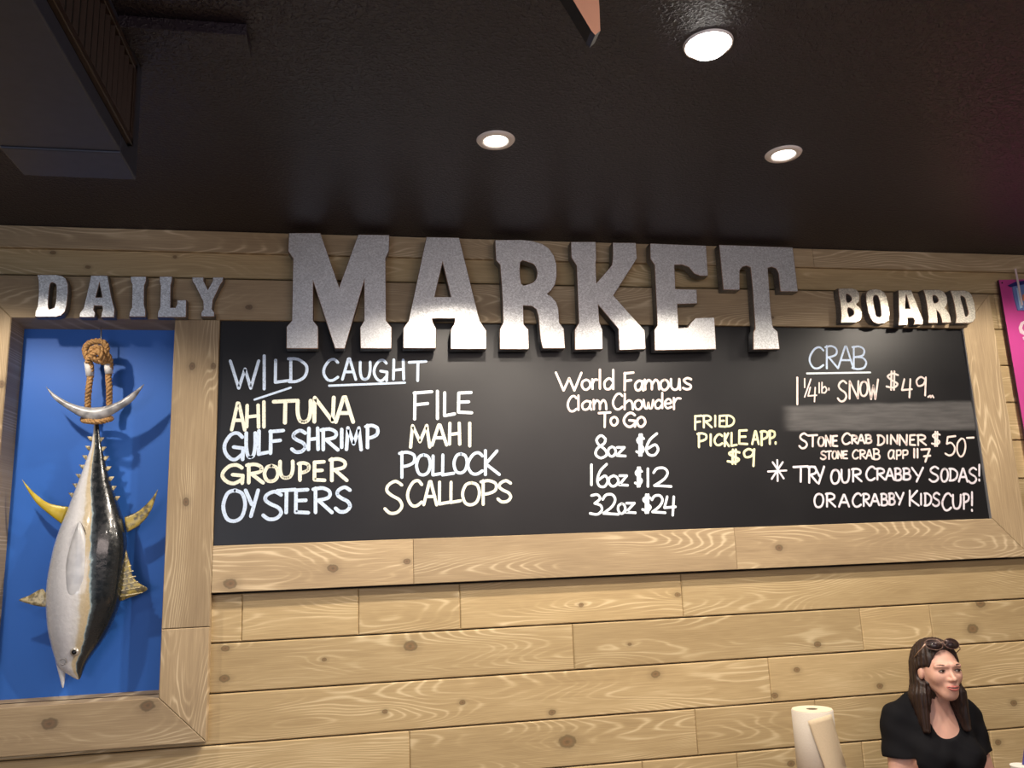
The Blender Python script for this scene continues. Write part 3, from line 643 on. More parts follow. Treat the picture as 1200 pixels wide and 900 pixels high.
def fchild(name, me, mat, par=None):
    o = link(name, me, mat, par or fish)
    base = fish.location
    o.location = (-base.x, -base.y, -base.z) if (par is None) else (0, 0, 0); return o
fchild('body', me, FISHM)
def mk_fin(name, c1, c2, sc):
    t = NT(name, .3, 0, c1, .5); x, y, z = t.sep(t.obj())
    f = t.noise(t.comb(x, y, z), sc, 2); t.col(t.ramp(f, [(.42, c1), (.6, c2)])); t.bump(f, .3, .001); return t.m
YEL = mk_fin('yellow_fin', (.55, .40, .03), (.62, .48, .06), 30); YELD = mk_fin('dusky_yellow_fin', (.42, .32, .08), (.12, .10, .06), 60)
PALE = mk_fin('pale_yellow_fin', (.66, .56, .33), (.25, .2, .1), 70); SIL = mk_fin('silver_fin', (.50, .51, .54), (.62, .63, .65), 20)
GRY = mk_fin('tail_grey', (.42, .42, .43), (.2, .2, .21), 22)
def fin_plate(name, pts, y, th, mat, bulge=0., smooth_=True):
    """fin of real thickness: outline tapered to a thin edge"""
    P = [W(u, v, y) for u, v in pts]
    if smooth_: P = [tuple(p) for p in spline(P, 3, True)]
    c = (sum(p[0] for p in P)/len(P), sum(p[1] for p in P)/len(P)); n = len(P)
    rings = []
    vs = []; fs = []
    for sgn in (1, -1):
        base = len(vs)
        for k in (1., .72, .4): vs += [(c[0]+(p[0]-c[0])*k, y+sgn*(-th/2*(.15 if k == 1 else 1))-bulge*(1-k*k), c[1]+(p[1]-c[1])*k) for p in P]
        vs.append((c[0], y-sgn*th/2-bulge, c[1]))
        for q in range(2):
            for j in range(n): fs.append((base+q*n+j, base+q*n+(j+1) % n, base+(q+1)*n+(j+1) % n, base+(q+1)*n+j))
        for j in range(n): fs.append((base+2*n+j, base+2*n+(j+1) % n, base+3*n))
    b2 = 3*n+1
    for j in range(n): fs.append((j, (j+1) % n, b2+(j+1) % n, b2+j))
    return fchild(name, fix(mesh(name, vs, fs, True)), mat)
def crescent(name, A, B, y, th, mat, bul=0.):
    A = [tuple(p) for p in spline(A, 5)]; B = [tuple(p) for p in spline(B, 5)]; rings = []; n = len(A)
    for i in range(n):
        a = W3(*A[i], y); b = W3(*B[i], y); c = (a+b)/2; h = (b-a)/2; w_ = max(.0015, min(th/2, h.length*.7)); ring = []
        for k in range(12):
            q = 2*math.pi*k/12; ring.append(c+h*math.cos(q)+Vector((0, -w_*math.sin(q)-bul*(1-(2*i/(n-1)-1)**2), 0)))
        rings.append(ring)
    v_, f_ = ring_loft(rings); return fchild(name, fix(mesh(name, v_, f_, True)), mat)
crescent('anal_fin', [(26,562),(33,570),(42,579),(58,590),(80,594)], [(26.5,563),(32,574),(43,590),(58,603),(72,614)], FC, .012, YEL)
crescent('second_dorsal_fin', [(185,573.5),(176,586),(162,599),(146,606)], [(185,574.5),(177,598),(165,614),(149,624)], FC, .012, YELD)
fin_plate('dorsal_fin', [(145,640),(150,652),(153,664),(156,676),(164,684),(173,690),(164,696),(152,700),(140,704),(134,690),(136,660)], FC, .012, YELD)
for q in range(8):
    f = q/7; u0 = 140+f*4-f*8; v0 = 655+f*44
    fin_plate('fin_ray', [(138-f*4, v0), (148+f*19, v0-6+f*1), (148.5+f*19, v0-4.5), (139-f*4, v0+2)], FC-.006, .006, PALE, 0, False)
fin_plate('pelvic_fin', [(22,703),(34,698),(49,690),(54,696),(58,706),(56,711),(43,710),(32,707)], FC, .010, PALE)
fin_plate('pectoral_fin', [(93,611),(98,622),(101,636),(102.5,660),(102,680),(98,694),(92,707),(80,707),(76,690),(77,665),(82,640),(88,622)], FC-.086, .010, SIL, .006)
crescent('fin_edge_shadow', [(93.5,611),(99,622),(102,636),(103.5,660),(103,680),(99,694),(93,707)], [(94,611),(100,622),(103.3,636),(104.8,660),(104.3,680),(100.3,694),(93.6,707.5)], FC-.083, .006, plain('fin_shadow_grey', (.06, .05, .045), .5))  # dark strip paints the shadow line along the pectoral fin's right edge
crescent('tail_fin', [(54,453),(66,463),(82,472),(98,477),(112,478),(126,476),(141,470),(156,460),(169,450)], [(54.5,454.5),(64,468),(80,480),(97,490),(112,495),(126,490),(141,481),(156,470),(168.5,451.5)], FC-.03, .036, GRY, .01)
for s_, L in ((-1, [(107,514),(104.5,525),(101,536),(97.5,547),(93.5,558),(89.5,569),(85,580)]), (1, [(117.5,515),(120,526),(123,537),(126,549),(129,561),(132,572),(136,584)])):
    for u, v in L:
        fin_plate('finlet', [(u-1*s_, v-2.5), (u+5*s_, v-2.5), (u+1*s_, v+3), (u-2*s_, v+3)], FC, .008, PALE, 0, False)
def sphere(c, r, sy=1., n=16):
    rings = [[(c[0]+r*math.sin(math.pi*i/n)*math.cos(2*math.pi*j/n), c[1]-sy*r*math.cos(math.pi*i/n), c[2]+r*math.sin(math.pi*i/n)*math.sin(2*math.pi*j/n)) for j in range(n)] for i in range(1, n)]
    return ring_loft(rings)
ec = W3(87.6, 764, FC-.057)
BLK = plain('black_gloss', (.006, .006, .007), .15); SILV = plain('silver_ring', (.5, .47, .42), .3, .5)
e = MB().add(sphere(ec, .016, .6)).build('eye', SILV, fish, True, -fish.location)
MB().add(sphere(ec+Vector((0, -.0075, 0)), .009, .6)).build('pupil', BLK, e, True)
rg = [W3(73.7+3.4*math.cos(a), 775.6+3.4*math.sin(a), FC-.050) for a in np.linspace(-2.6, 2.2, 14)]
MB().add(tube(rg, .0022, 6)).build('mouth_corner', plain('mouth_grey', (.2, .2, .21), .4), fish, True, -fish.location)
gl = [W3(u, v, FC-.079) for u, v in ((62, 716), (68, 713), (76, 712), (86, 714))]

# rope and hook
def mk_rope():
    t = NT('manila_rope', .75, 0, (.45, .26, .11), .3); o = t.obj()
    f = t.noise(o, 180, 3); t.col(t.ramp(f, [(.3, (.30, .155, .055)), (.6, (.55, .32, .13)), (.8, (.68, .46, .24))])); t.bump(f, .5, .002); return t.m
ROPEM = mk_rope(); TAPE = plain('white_whipping_tape', (.72, .70, .68), .5, 0, .4, 40, .12, .3)
rope = empty('tail_rope', W3(115, 480, -.04)); tag(rope, 'tan twisted rope looped and knotted around the tail of the tuna', 'rope')
def rope_piece(name, pts, r=.0125, turns_per_m=22, dens=10):
    P = [Vector(p) for p in spline(pts, dens)]; m = MB(); ref = Vector((0, 1, 0)); fr = []; s = 0
    for i, p in enumerate(P):
        t = (P[min(i+1, len(P)-1)]-P[max(i-1, 0)]).normalized(); a = (ref-t*ref.dot(t)); 
        if a.length < 1e-4: a = Vector((1, 0, 0))
        a.normalize(); ref = a
        if i: s += (p-P[i-1]).length
        fr.append((p, a, t.cross(a), s))
    for q in range(3):
        path = [p+(a*math.cos(s*turns_per_m*2*math.pi+q*2.094)+b*math.sin(s*turns_per_m*2*math.pi+q*2.094))*r*.5 for p, a, b, s in fr]
        m.add(tube(path, r*.56, 6))
    return m.build(name, ROPEM, rope, True, -rope.location)
RY = -.005
w3 = lambda L: [tuple(W3(u, v, y)) for u, v, y in L]
rope_piece('rope_strand', w3([(103,487,RY+.03),(103,470,RY+.02),(104,455,RY),(106,440,RY),(106,428,RY-.005),(101,416,RY-.01),(100,408,RY-.01),(105,402,RY-.015),(114,400,RY-.02),(122,402,RY-.02),(125,409,RY-.02),(122,417,RY-.02),(114,421,RY-.03),(107,417,RY-.035)]))
rope_piece('rope_strand', w3([(129,485,RY+.03),(128,470,RY+.02),(128,455,RY),(127,440,RY),(129,430,RY-.005),(128,420,RY-.012),(122,412,RY-.03),(114,407,RY-.04),(107,411,RY-.04),(110,420,RY-.03),(120,424,RY-.02),(126,424,RY-.01)]))
rope_piece('rope_strand', w3([(103,425,RY-.01),(108,416,RY-.04),(116,412,RY-.05),(120,418,RY-.045),(125,425,RY-.01)]), .012)
rope_piece('tail_lashing', w3([(97,491,RY+.01),(99,493,RY-.03),(108,494,RY-.062),(118,494,RY-.065),(127,492,RY-.04),(130,490,RY+.0),(122,489,RY+.02),(105,489,RY+.02)]), .0105)
for P_ in ([(103.5,424,RY-.004),(105.5,441,RY)], [(126.5,427,RY-.006),(128,438,RY-.002)]):
    MB().add(tube(w3(P_), .0155, 12)).build('tape_whipping', TAPE, rope, True, -rope.location)
hk = MB().add(tube([tuple(W3(118.5, 383, RY)), tuple(W3(118.5, 398, RY)), tuple(W3(117, 403, RY-.006)), tuple(W3(114.5, 402, RY-.016))], .0028, 8)).build('hook', plain('steel_hook', (.6, .6, .6), .3, .9), None, True)
tag(hk, 'thin steel hook under the niche top holding the rope knot', 'hook')

# ------------------------------------------------------------------ pink sign
SY = -.035
PINK = plain('magenta_sign_paint', (.56, .065, .29), .4, 0, .5, 3, .05)
sx, sz = W(1170.5, 328, SY); bx, bz = W(1203, 520, SY)
P = [(sx, sz), (sx+.50, sz+.02), (bx+.50, bz-.1), (bx, bz-.1)]
vs = [(x, SY, z) for x, z in P]+[(x, SY+.014, z) for x, z in P]
fs = [(0, 1, 2, 3), (7, 6, 5, 4)]+[(i, (i+1) % 4, 4+(i+1) % 4, 4+i) for i in range(4)]
sign = link('sign_panel', fix(mesh('sign_panel', vs, fs, False, [0, 0]+[1]*4)), [PINK, plain('dark_sign_edge', (.05, .01, .03), .5)])
tag(sign, 'bright pink wall sign with a blue drink cup, right of the wooden frame', 'sign')
MB().add(box((sx+.02, SY+.014, sz-.06), (sx+.48, 0., sz-.04))).build('mounting_batten', BLACKGAP, sign)
def flat(name, pts, y, mat, par, th=.002, sm_=False):
    P = [W(u, v, SY) for u, v in pts]
    if sm_: P = [tuple(p) for p in spline(P, 4, True)]
    n = len(P); vs = [(x, y-th, z) for x, z in P]+[(x, y, z) for x, z in P]
    return link(name, fix(mesh(name, vs, [tuple(range(n)), tuple(range(n, 2*n))[::-1]]+[(i, (i+1) % n, n+(i+1) % n, n+i) for i in range(n)])), mat, par)
CUPB = plain('cup_blue', (.16, .24, .52), .35); CUPD = plain('cup_lid_navy', (.03, .03, .16), .3); CUPL = plain('cup_light_blue', (.45, .62, .82), .3)
ORG_ = plain('cup_orange', (.75, .25, .12), .4); STR = plain('straw_white', (.75, .6, .62), .4)
flat('cup', [(1185,333),(1215,329),(1214,360),(1200,364),(1192,364),(1188,350)], SY, CUPB, sign, .006)
flat('cup_lid', [(1180,335),(1188,331),(1200,329.5),(1220,328),(1220,332),(1200,333.5),(1183,337)], SY-.006, CUPD, sign, .004)
flat('cup_highlight', [(1190,338),(1193,337.5),(1197,361),(1194,362)], SY-.006, CUPL, sign, .002)
flat('cup_print', [(1197,346),(1201,344),(1206,350),(1202,356),(1197,352)], SY-.006, ORG_, sign, .002)
flat('straw', [(1187,316),(1189,315.5),(1197,358),(1195,359)], SY-.009, STR, sign, .003)
WHT = plain('sign_white', (.78, .6, .66), .5)
o = flat('painted_lettering', [(1200,376),(1196,378),(1193.5,384),(1195,390),(1200,393),(1205,392),(1205,388),(1200,389),(1197.5,385),(1199,380),(1205,379),(1205,376)], SY, WHT, sign, .0015)
for v in (397, 436, 446, 457):
    flat('painted_lettering', [(1198+(v-397)*.06, v-2), (1206, v-3), (1206, v), (1199+(v-397)*.06, v+1.5)], SY, WHT, sign, .0015)
MB().add(sphere(W3(1174.3, 331.5, SY), .004)).build('screw', BLK, sign, True)

# ------------------------------------------------------------------ table, paper towel, cup, bench
TZ = .80
TABM = wood('table_oak', (.45, .30, .17), (.30, .19, .10), (.2, .12, .06)); STEEL = plain('black_steel', (.03, .03, .03), .4, .6)
def table(x0, x1, label):
    root = empty('table', ((x0+x1)/2, -.85, 0)); tag(root, label, 'table', 'tables along the plank wall')
    for q in range(4):
        y0 = -.45+q*.2; MB().add(box((x0-(x0+x1)/2, y0+.002, TZ-.035), ((x1-x0)/2, y0+.198, TZ))).build('top_plank', TABM, root, bev=.003, loc=(0, 0, 0))
    MB().add(lathe([(.04, .03), (.04, TZ-.04)], 16)).build('pedestal', STEEL, root)
    MB().add(lathe([(.26, 0), (.26, .02), (.05, .035)], 32)).build('base', STEEL, root)
table(1.05, 1.62, 'plank topped pedestal table under the paper towel roll')
table(2.48, 2.98, 'plank topped pedestal table beside the seated woman, under the small white cup')
px_, pz_ = W(951.5, 831, -.50)
roll = empty('paper_towel_roll', (px_, -.50, TZ)); RH = pz_-TZ
tag(roll, 'upright roll of off white paper towel with a loose sheet, left of the woman', 'paper towel')
def mk_paper():
    t = NT('paper_towel', .9, 0, (.60, .545, .47), .1); o = t.obj(); v = t.n('ShaderNodeTexVoronoi'); t.l(o, v.inputs['Vector']); v.inputs['Scale'].default_value = 160
    t.bump(v.outputs['Distance'], .35, .001); return t.m
PAP = mk_paper(); PAPC = plain('paper_roll_end', (.74, .64, .48), .9, 0, .1, 90, .06)
rr = .0735; rc = .021
MB().add(lathe([(rr, .012), (rr, RH-.003), (rr-.003, RH-.0002)], 48)).build('roll', PAP, roll, False)
for o in (bpy.data.objects['roll'],):
    for p in o.data.polygons: p.use_smooth = len(p.vertices) == 4
m = MB().add(lathe([(rc, RH+.0002), (rc, RH+.001), (rr-.003, RH+.0012), (rr-.003, RH+.0002)], 48)); m.f = [f for f in m.f if len(f) == 4]
m.build('roll_end', PAPC, roll)
m = MB().add(lathe([(rc-.002, RH+.0006), (rc-.002, RH+.0007)], 24)); m.build('core_shade_disc', plain('core_shadow_card', (.10, .075, .045), .9), roll)  # flat dark disc paints the shade inside the roll's core
MB().add(lathe([(.085, 0), (.085, .01), (.02, .012)], 40)).build('holder_base', STEEL, roll)
# loose sheet leaving the roll on the right and hanging outwards
Lp = []; nz_ = 14
for i in range(nz_+1):
    f = i/nz_; row = []
    vl = 845+75*f; vr = 837+83*f
    ul = 946.5+.37*(vl-845); ur = 974+.285*(vr-837)
    for j in range(11):
        g = j/10; u_ = ul+(ur-ul)*g; v_ = vl+(vr-vl)*g; y = -.57
        for _ in range(4):
            x0 = W(u_, v_, y)[0]-px_; R2 = rr+.004
            y = -.50-(math.sqrt(max(0, R2*R2-x0*x0)))-.012*f-.002
        row.append(tuple(W3(u_, v_, y)-Vector((px_, -.50, TZ))))
    Lp.append(row)
vs = [p for r_ in Lp for p in r_]; fs = [(i*11+j, i*11+j+1, (i+1)*11+j+1, (i+1)*11+j) for i in range(nz_) for j in range(10)]
o = link('loose_sheet', mesh('loose_sheet', vs, fs, True), plain('loose_paper_sheet', (.60, .49, .34), .9, 0, .1, 150, .05, .3), roll)
sm_ = o.modifiers.new('thick', 'SOLIDIFY'); sm_.thickness = .0015
cx_, cz2 = W(1197, 896.5, -.62)
cup = empty('paper_cup', (cx_, -.62, TZ)); tag(cup, 'small white cup with a blue straw on the table right of the woman', 'cup')
MB().add(lathe([(.028, 0), (.037, cz2-TZ-.005), (.0385, cz2-TZ-.003), (.0385, cz2-TZ), (.03, cz2-TZ)], 28)).build('cup_body', plain('white_card', (.8, .78, .72), .5), cup, False)
sp_ = W(1203, 871, -.62)
MB().add(tube([(0.01, 0, cz2-TZ), (sp_[0]-cx_, 0, sp_[1]-TZ), (sp_[0]-cx_+.004, 0, sp_[1]-TZ+.004)], .006, 10)).build('straw', plain('blue_straw', (.06, .05, .30), .4), cup, True)
VIN = plain('dark_bench_vinyl', (.05, .035, .03), .45, 0, .4, 20, .15)
bench = tag(MB().add(box((1.4, -.58, .33), (3.0, -.10, .403))).build('bench', VIN, None, bev=.015), 'dark bench seat below the woman, along the plank wall', 'bench')
for x in (1.45, 2.2, 2.9):
    MB().add(box((x, -.54, 0), (x+.05, -.49, .33))).add(box((x, -.2, 0), (x+.05, -.15, .33))).build('bench_leg', STEEL, bench)

# ------------------------------------------------------------------ seated woman
def grid(spec):
    out = []
    for a, b, h in spec: n = max(1, int(round((b-a)/h))); out += list(np.linspace(a, b, n, endpoint=False))
    out.append(spec[-1][1]); return np.array(out, np.float32)
def surfnets(F, X, Y, Z):
    nx, ny, nz = F.shape; s = F < 0
    c = [s[i:nx-1+i, j:ny-1+j, k:nz-1+k] for i in (0, 1) for j in (0, 1) for k in (0, 1)]
    cnt = sum(q.astype(np.int8) for q in c); act = (cnt > 0) & (cnt < 8)
    idx = np.full(act.shape, -1, np.int64); I, J, K = np.nonzero(act); idx[I, J, K] = np.arange(len(I))
    acc = np.zeros((len(I), 3)); num = np.zeros(len(I)); co = [X, Y, Z]
    for ax in range(3):
        for a in (0, 1):
            for b in (0, 1):
                o0 = [0, 0, 0]; oth = [q for q in range(3) if q != ax]; o0[oth[0]] = a; o0[oth[1]] = b; o1 = list(o0); o1[ax] = 1
                f0 = F[I+o0[0], J+o0[1], K+o0[2]]; f1 = F[I+o1[0], J+o1[1], K+o1[2]]; cr = (f0 < 0) != (f1 < 0)
                t = np.where(cr, f0/np.where(f0 == f1, 1, f0-f1), 0)
                base = [I, J, K]
                for q in range(3):
                    p0 = co[q][base[q]+o0[q]]; p1 = co[q][base[q]+o1[q]]; acc[:, q] += np.where(cr, p0+(p1-p0)*t, 0)
                num += cr
    V = acc/num[:, None]; Q = []
    for ax in range(3):
        a, b = [q for q in range(3) if q != ax]
        sl0 = [slice(1, -1)]*3; sl0[ax] = slice(0, -1); sl1 = list(sl0); sl1[ax] = slice(1, None)
        e = s[tuple(sl0)] != s[tuple(sl1)]; ins = s[tuple(sl0)][e]
        P = list(np.nonzero(e)); 
        for q in (a, b): P[q] = P[q]+1
        def g(da, db):
            R_ = [p.copy() for p in P]; R_[a] = R_[a]-da; R_[b] = R_[b]-db; return idx[R_[0], R_[1], R_[2]]
        q4 = np.stack([g(1, 1), g(0, 1), g(0, 0), g(1, 0)], 1)
        flip = ins if ax != 1 else ~ins
        q4[~flip] = q4[~flip][:, ::-1]; Q.append(q4)
    Q = np.concatenate(Q); Q = Q[(Q >= 0).all(1)]
    return V, Q
def sdf_mesh(name, F, X, Y, Z):
    V, Q = surfnets(F, X, Y, Z)
    me = bpy.data.meshes.new(name); me.from_pydata(V.tolist(), [], Q.tolist()); me.update()
    me.polygons.foreach_set('use_smooth', [True]*len(me.polygons)); return me
class SD:
    def __init__(s, xs, ys, zs): s.X, s.Y, s.Z = xs, ys, zs; s.x = xs[:, None, None]; s.y = ys[None, :, None]; s.z = zs[None, None, :]; s.F = None
    def cap(s, a, b, ra, rb, sx=1., sy=1.):
        a = np.array(a, np.float32); b = np.array(b, np.float32); d = b-a; L2 = (d*d).sum()
        px, py, pz = s.x-a[0], s.y-a[1], s.z-a[2]; t = np.clip((px*d[0]+py*d[1]+pz*d[2])/L2, 0, 1)
        return np.sqrt(((px-d[0]*t)/sx)**2+((py-d[1]*t)/sy)**2+(pz-d[2]*t)**2)-(ra+(rb-ra)*t)
    def ell(s, c, r):
        px, py, pz = (s.x-c[0])/r[0], (s.y-c[1])/r[1], (s.z-c[2])/r[2]
        k = np.sqrt(px*px+py*py+pz*pz); return (k-1)*min(r)
    def add(s, f, k=.02):
        if s.F is None: s.F = f+0*s.x+0*s.y+0*s.z; return
        h = np.clip(.5+.5*(s.F-f)/k, 0, 1); s.F = s.F*(1-h)+f*h-k*h*(1-h)
    def sub(s, f, k=.01):
        f = -f; h = np.clip(.5-.5*(s.F-f)/k, 0, 1); s.F = s.F*(1-h)+f*h+k*h*(1-h)

# local frame: woman faces -y, her left is +x, z up from the floor
WY = -.36; PR = -7.
hx, hz = W(1101, 783, WY-.07)                # head centre
hzt = W(1097, 747, WY)[1]
LIFT = 0.
HC = np.array([0., -.075, hz])
SZ = hz-.172                                   # shoulder line
torso_p = lambda g, o=0.: None
def torso(g, o=0.):
    g.add(g.ell((0, .03, .52), (.175+o, .125+o, .12+o)), .05)                     # hips
    g.add(g.ell((0, .02, (SZ+.45)/2-.02), (.128+o, .093+o, .22+o)), .08)          # waist
    g.add(g.ell((0, .01, SZ-.115), (.150+o, .098+o, .15+o)), .06)                 # rib cage
    g.add(g.cap((-.12, .03, SZ-.02), (.12, .03, SZ-.02), .040+o, .040+o), .05)  # shoulder girdle
    for s_ in (-1, 1):
        g.add(g.ell((s_*.068, -.070, SZ-.155), (.060+o, .050+o, .058+o)), .04)
        g.add(g.cap((s_*.03, .03, SZ+.055), (s_*.13, .03, SZ-.002), .032+o, .034+o), .03)
SH = {s_: np.array([s_*.140, .03, SZ-.040]) for s_ in (-1, 1)}
EL = {s_: np.array([s_*.180, -.015, SZ-.32]) for s_ in (-1, 1)}
WR = {s_: np.array([s_*.10, -.225, SZ-.395]) for s_ in (-1, 1)}
def upper_arm(g, s_, o=0., e=1.):
    g.add(g.cap(SH[s_], SH[s_]+(EL[s_]-SH[s_])*e, .048+o, .048-.012*e+o), .03)
KN_ = {s_: np.array([s_*.11, -.45, .50]) for s_ in (-1, 1)}; AN = {s_: np.array([s_*.11, -.43, .09]) for s_ in (-1, 1)}; HI = {s_: np.array([s_*.09, .02, .53]) for s_ in (-1, 1)}
def legs(g, o=0., full=True):
    for s_ in (-1, 1):
        g.add(g.cap(HI[s_], KN_[s_], .078+o, .055+o), .04); g.add(g.cap(KN_[s_], AN[s_], .052+o, .034+o), .02)
fine = .0026
def head(g):
    h = HC
    g.add(g.ell(h+[0, .022, .026], (.071, .091, .078)), .02)
    g.add(g.ell(h+[0, -.026, -.014], (.055, .061, .070)), .028)
    g.add(g.ell(h+[0, -.058, -.082], (.024, .026, .022)), .035)                    # chin
    for s_ in (-1, 1):
        g.add(g.cap(h+[s_*.038, .005, -.036], h+[s_*.009, -.056, -.085], .012, .011), .03)   # jaw
        g.add(g.ell(h+[s_*.036, -.056, -.022], (.017, .020, .018)), .03)           # cheek
        g.add(g.cap(h+[s_*.012, -.083, .020], h+[s_*.045, -.070, .018], .008, .007), .015)  # brow
    g.add(g.cap(h+[0, -.082, .004], h+[0, -.105, -.027], .0060, .0088), .011)      # nose
    for s_ in (-1, 1): g.add(g.ell(h+[s_*.0105, -.092, -.030], (.008, .010, .007)), .006)
    for s_ in (-1, 1): g.sub(g.ell(h+[s_*.031, -.099, .002], (.017, .017, .010)), .012)
    g.add(g.ell(h+[0, -.083, -.058], (.021, .013, .016)), .015)                    # mouth mound
    for s_ in (-1, 1): g.add(g.ell(h+[s_*.070, .004, -.014], (.009, .015, .024)), .006)  # ears
def neck(g): g.add(g.cap(HC+[0, .035, -.06], (0, .012, SZ-.03), .050, .056), .03)

gb = SD(grid([(-.30, -.09, .009), (-.09, .09, fine), (.09, .30, .009)]), grid([(-.64, -.145, .010), (-.145, .13, fine), (.13, .2, .009)]), grid([(0.0, SZ-.42, .012), (SZ-.42, HC[2]-.14, .007), (HC[2]-.14, HC[2]+.13, fine)]))
torso(gb); legs(gb)
for s_ in (-1, 1):
    upper_arm(gb, s_); gb.add(gb.cap(EL[s_], WR[s_], .037, .025), .015)
    hd = WR[s_]; gb.add(gb.ell(hd+[-s_*.02, -.045, -.008], (.038, .045, .016)), .02)
    for q, (dx, L) in enumerate(((-.028, .07), (-.008, .078), (.012, .073), (.031, .058))):
        a = hd+[-s_*.02+dx, -.08, -.008]; gb.add(gb.cap(a, a+[0, -L*.55, -.004], .009, .0085), .006); gb.add(gb.cap(a+[0, -L*.55, -.004], a+[0, -L, -.02], .0085, .007), .005)
    a = hd+[-s_*.05, -.03, 0]; gb.add(gb.cap(a, a+[-s_*.02, -.04, -.002], .011, .009), .008)
neck(gb); head(gb)
for s_ in (-1, 1): gb.add(gb.cap(AN[s_]+[0, .02, -.03], AN[s_]+[0, -.13, -.05], .034, .028), .02)
person = empty('person', (hx, WY, 0)); tag(person, 'seated woman in a black scoop neck top with long dark brown hair, looking aside', 'person')
person.rotation_euler = (0, 0, math.radians(PR))
def mk_skin():
    t = NT('skin', .45, 0, (.66, .40, .30), .4); o = t.obj(); f = t.noise(o, 18, 3)
    t.col(t.mix(f, (.62, .34, .26), (.68, .41, .32))); t.b.inputs['Subsurface Weight'].default_value = .08; t.b.inputs['Subsurface Radius'].default_value = (.01, .004, .002); return t.m
body = link('body', sdf_mesh('body', gb.F, gb.X, gb.Y, gb.Z), mk_skin(), person)
# black top
gs = SD(grid([(-.31, .31, .005)]), grid([(-.16, .20, .005)]), grid([(.44, SZ+.12, .005)]))
torso(gs, .007)
for s_ in (-1, 1): upper_arm(gs, s_, .016, .44)
for s_ in (-1, 1):
    d = EL[s_]-SH[s_]; d = d/np.linalg.norm(d); p = SH[s_]+(EL[s_]-SH[s_])*.44
    pl = (gs.x-p[0])*d[0]+(gs.y-p[1])*d[1]+(gs.z-p[2])*d[2]                         # sleeve end
    near = np.sqrt((gs.x-p[0])**2+(gs.y-p[1])**2)-.09
    gs.F = np.maximum(gs.F, -np.maximum(-pl, near)*1.)
gs.sub(gs.ell((0, -.10, SZ+.000), (.062, .14, .088)), .004); gs.sub(gs.ell((0, .01, SZ+.08), (.076, .10, .080)), .004)
fold = .0022*np.sin(gs.z*70+gs.x*38)+.0018*np.sin(gs.x*60-gs.z*45+gs.y*30)
gs.F = gs.F+fold
link('black_top', sdf_mesh('black_top', gs.F, gs.X, gs.Y, gs.Z), plain('black_jersey', (.007, .007, .009), .85, 0, .15), person)
# trousers
gt = SD(grid([(-.24, .24, .008)]), grid([(-.56, .18, .008)]), grid([(.06, .68, .008)]))
gt.add(gt.ell((0, .03, .52), (.183, .133, .12)), .05); legs(gt, .010)
link('trousers', sdf_mesh('trousers', gt.F, gt.X, gt.Y, gt.Z), plain('dark_denim', (.03, .035, .06), .8), person)
gq = SD(grid([(-.17, .17, .006)]), grid([(-.63, -.34, .006)]), grid([(0, .14, .006)]))
for s_ in (-1, 1): gq.add(gq.cap(AN[s_]+[0, .02, -.045], AN[s_]+[0, -.13, -.055], .043, .035), .02)
gq.F = np.maximum(gq.F, .002-gq.z)
link('shoes', sdf_mesh('shoes', gq.F, gq.X, gq.Y, gq.Z), plain('black_shoe', (.02, .02, .02), .5), person)
# hair: cap over the skull plus long falls in front of the shoulders
gh = SD(grid([(-.14, .14, .0035)]), grid([(-.18, .15, .0035)]), grid([(HC[2]-.29, HC[2]+.15, .0035)]))
h = HC
gh.add(gh.ell(h+[0, .022, .028], (.079, .101, .087)))
gh.add(gh.ell(h+[0, .045, -.03], (.078, .076, .10)), .03)
for s_ in (-1, 1):
    gh.add(gh.cap(h+[s_*.062, .03, .01], h+[s_*.072, .035, -.11], .026, .030, .72, 1.6), .02)
    gh.add(gh.cap(h+[s_*.072, .03, -.10], h+[s_*.080, .000, -.222], .034, .014, 1., 1.6), .02)
gh.add(gh.cap(h+[0, .07, -.08], h+[0, .085, -.2], .07, .05, 1., .5), .03)
pk = np.arctan2(gh.x, gh.y-.02)
gh.F = gh.F+.0016*np.sin(pk*46+gh.z*14)+.0010*np.sin(pk*97+gh.z*9)+.003*np.exp(-(gh.x/.004)**2)*(gh.z > h[2]+.05)
gh.sub(gh.ell(h+[0, -.092, -.024], (.066, .100, .108)), .006)
gh.sub(gh.cap(h+[0, -.06, -.06], h+[0, -.06, -.26], .062, .052), .010)
gh.sub(gh.ell(h+[-.080, -.034, -.020], (.046, .050, .032)), .008)
def mk_hair():
    t = NT('dark_brown_hair', .5, 0, (.03, .014, .01), .45); x, y, z = t.sep(t.obj())
    f = t.noise(t.comb(t.M('MULTIPLY', x, 260.), t.M('MULTIPLY', y, 260.), t.M('MULTIPLY', z, 9.)), 1., 2)
    t.col(t.ramp(f, [(.35, (.010, .005, .005)), (.7, (.040, .018, .012))])); t.bump(f, .5, .002); return t.m
link('hair', sdf_mesh('hair', gh.F, gh.X, gh.Y, gh.Z), mk_hair(), person)
EYE = plain('eye_white', (.62, .56, .52), .2); IRIS = plain('dark_brown_iris', (.02, .01, .006), .15); LIP = plain('lips', (.52, .16, .14), .35); BROW = plain('eyebrow_brown', (.07, .035, .022), .7)
LID = plain('eyelid_line', (.06, .03, .025), .6)
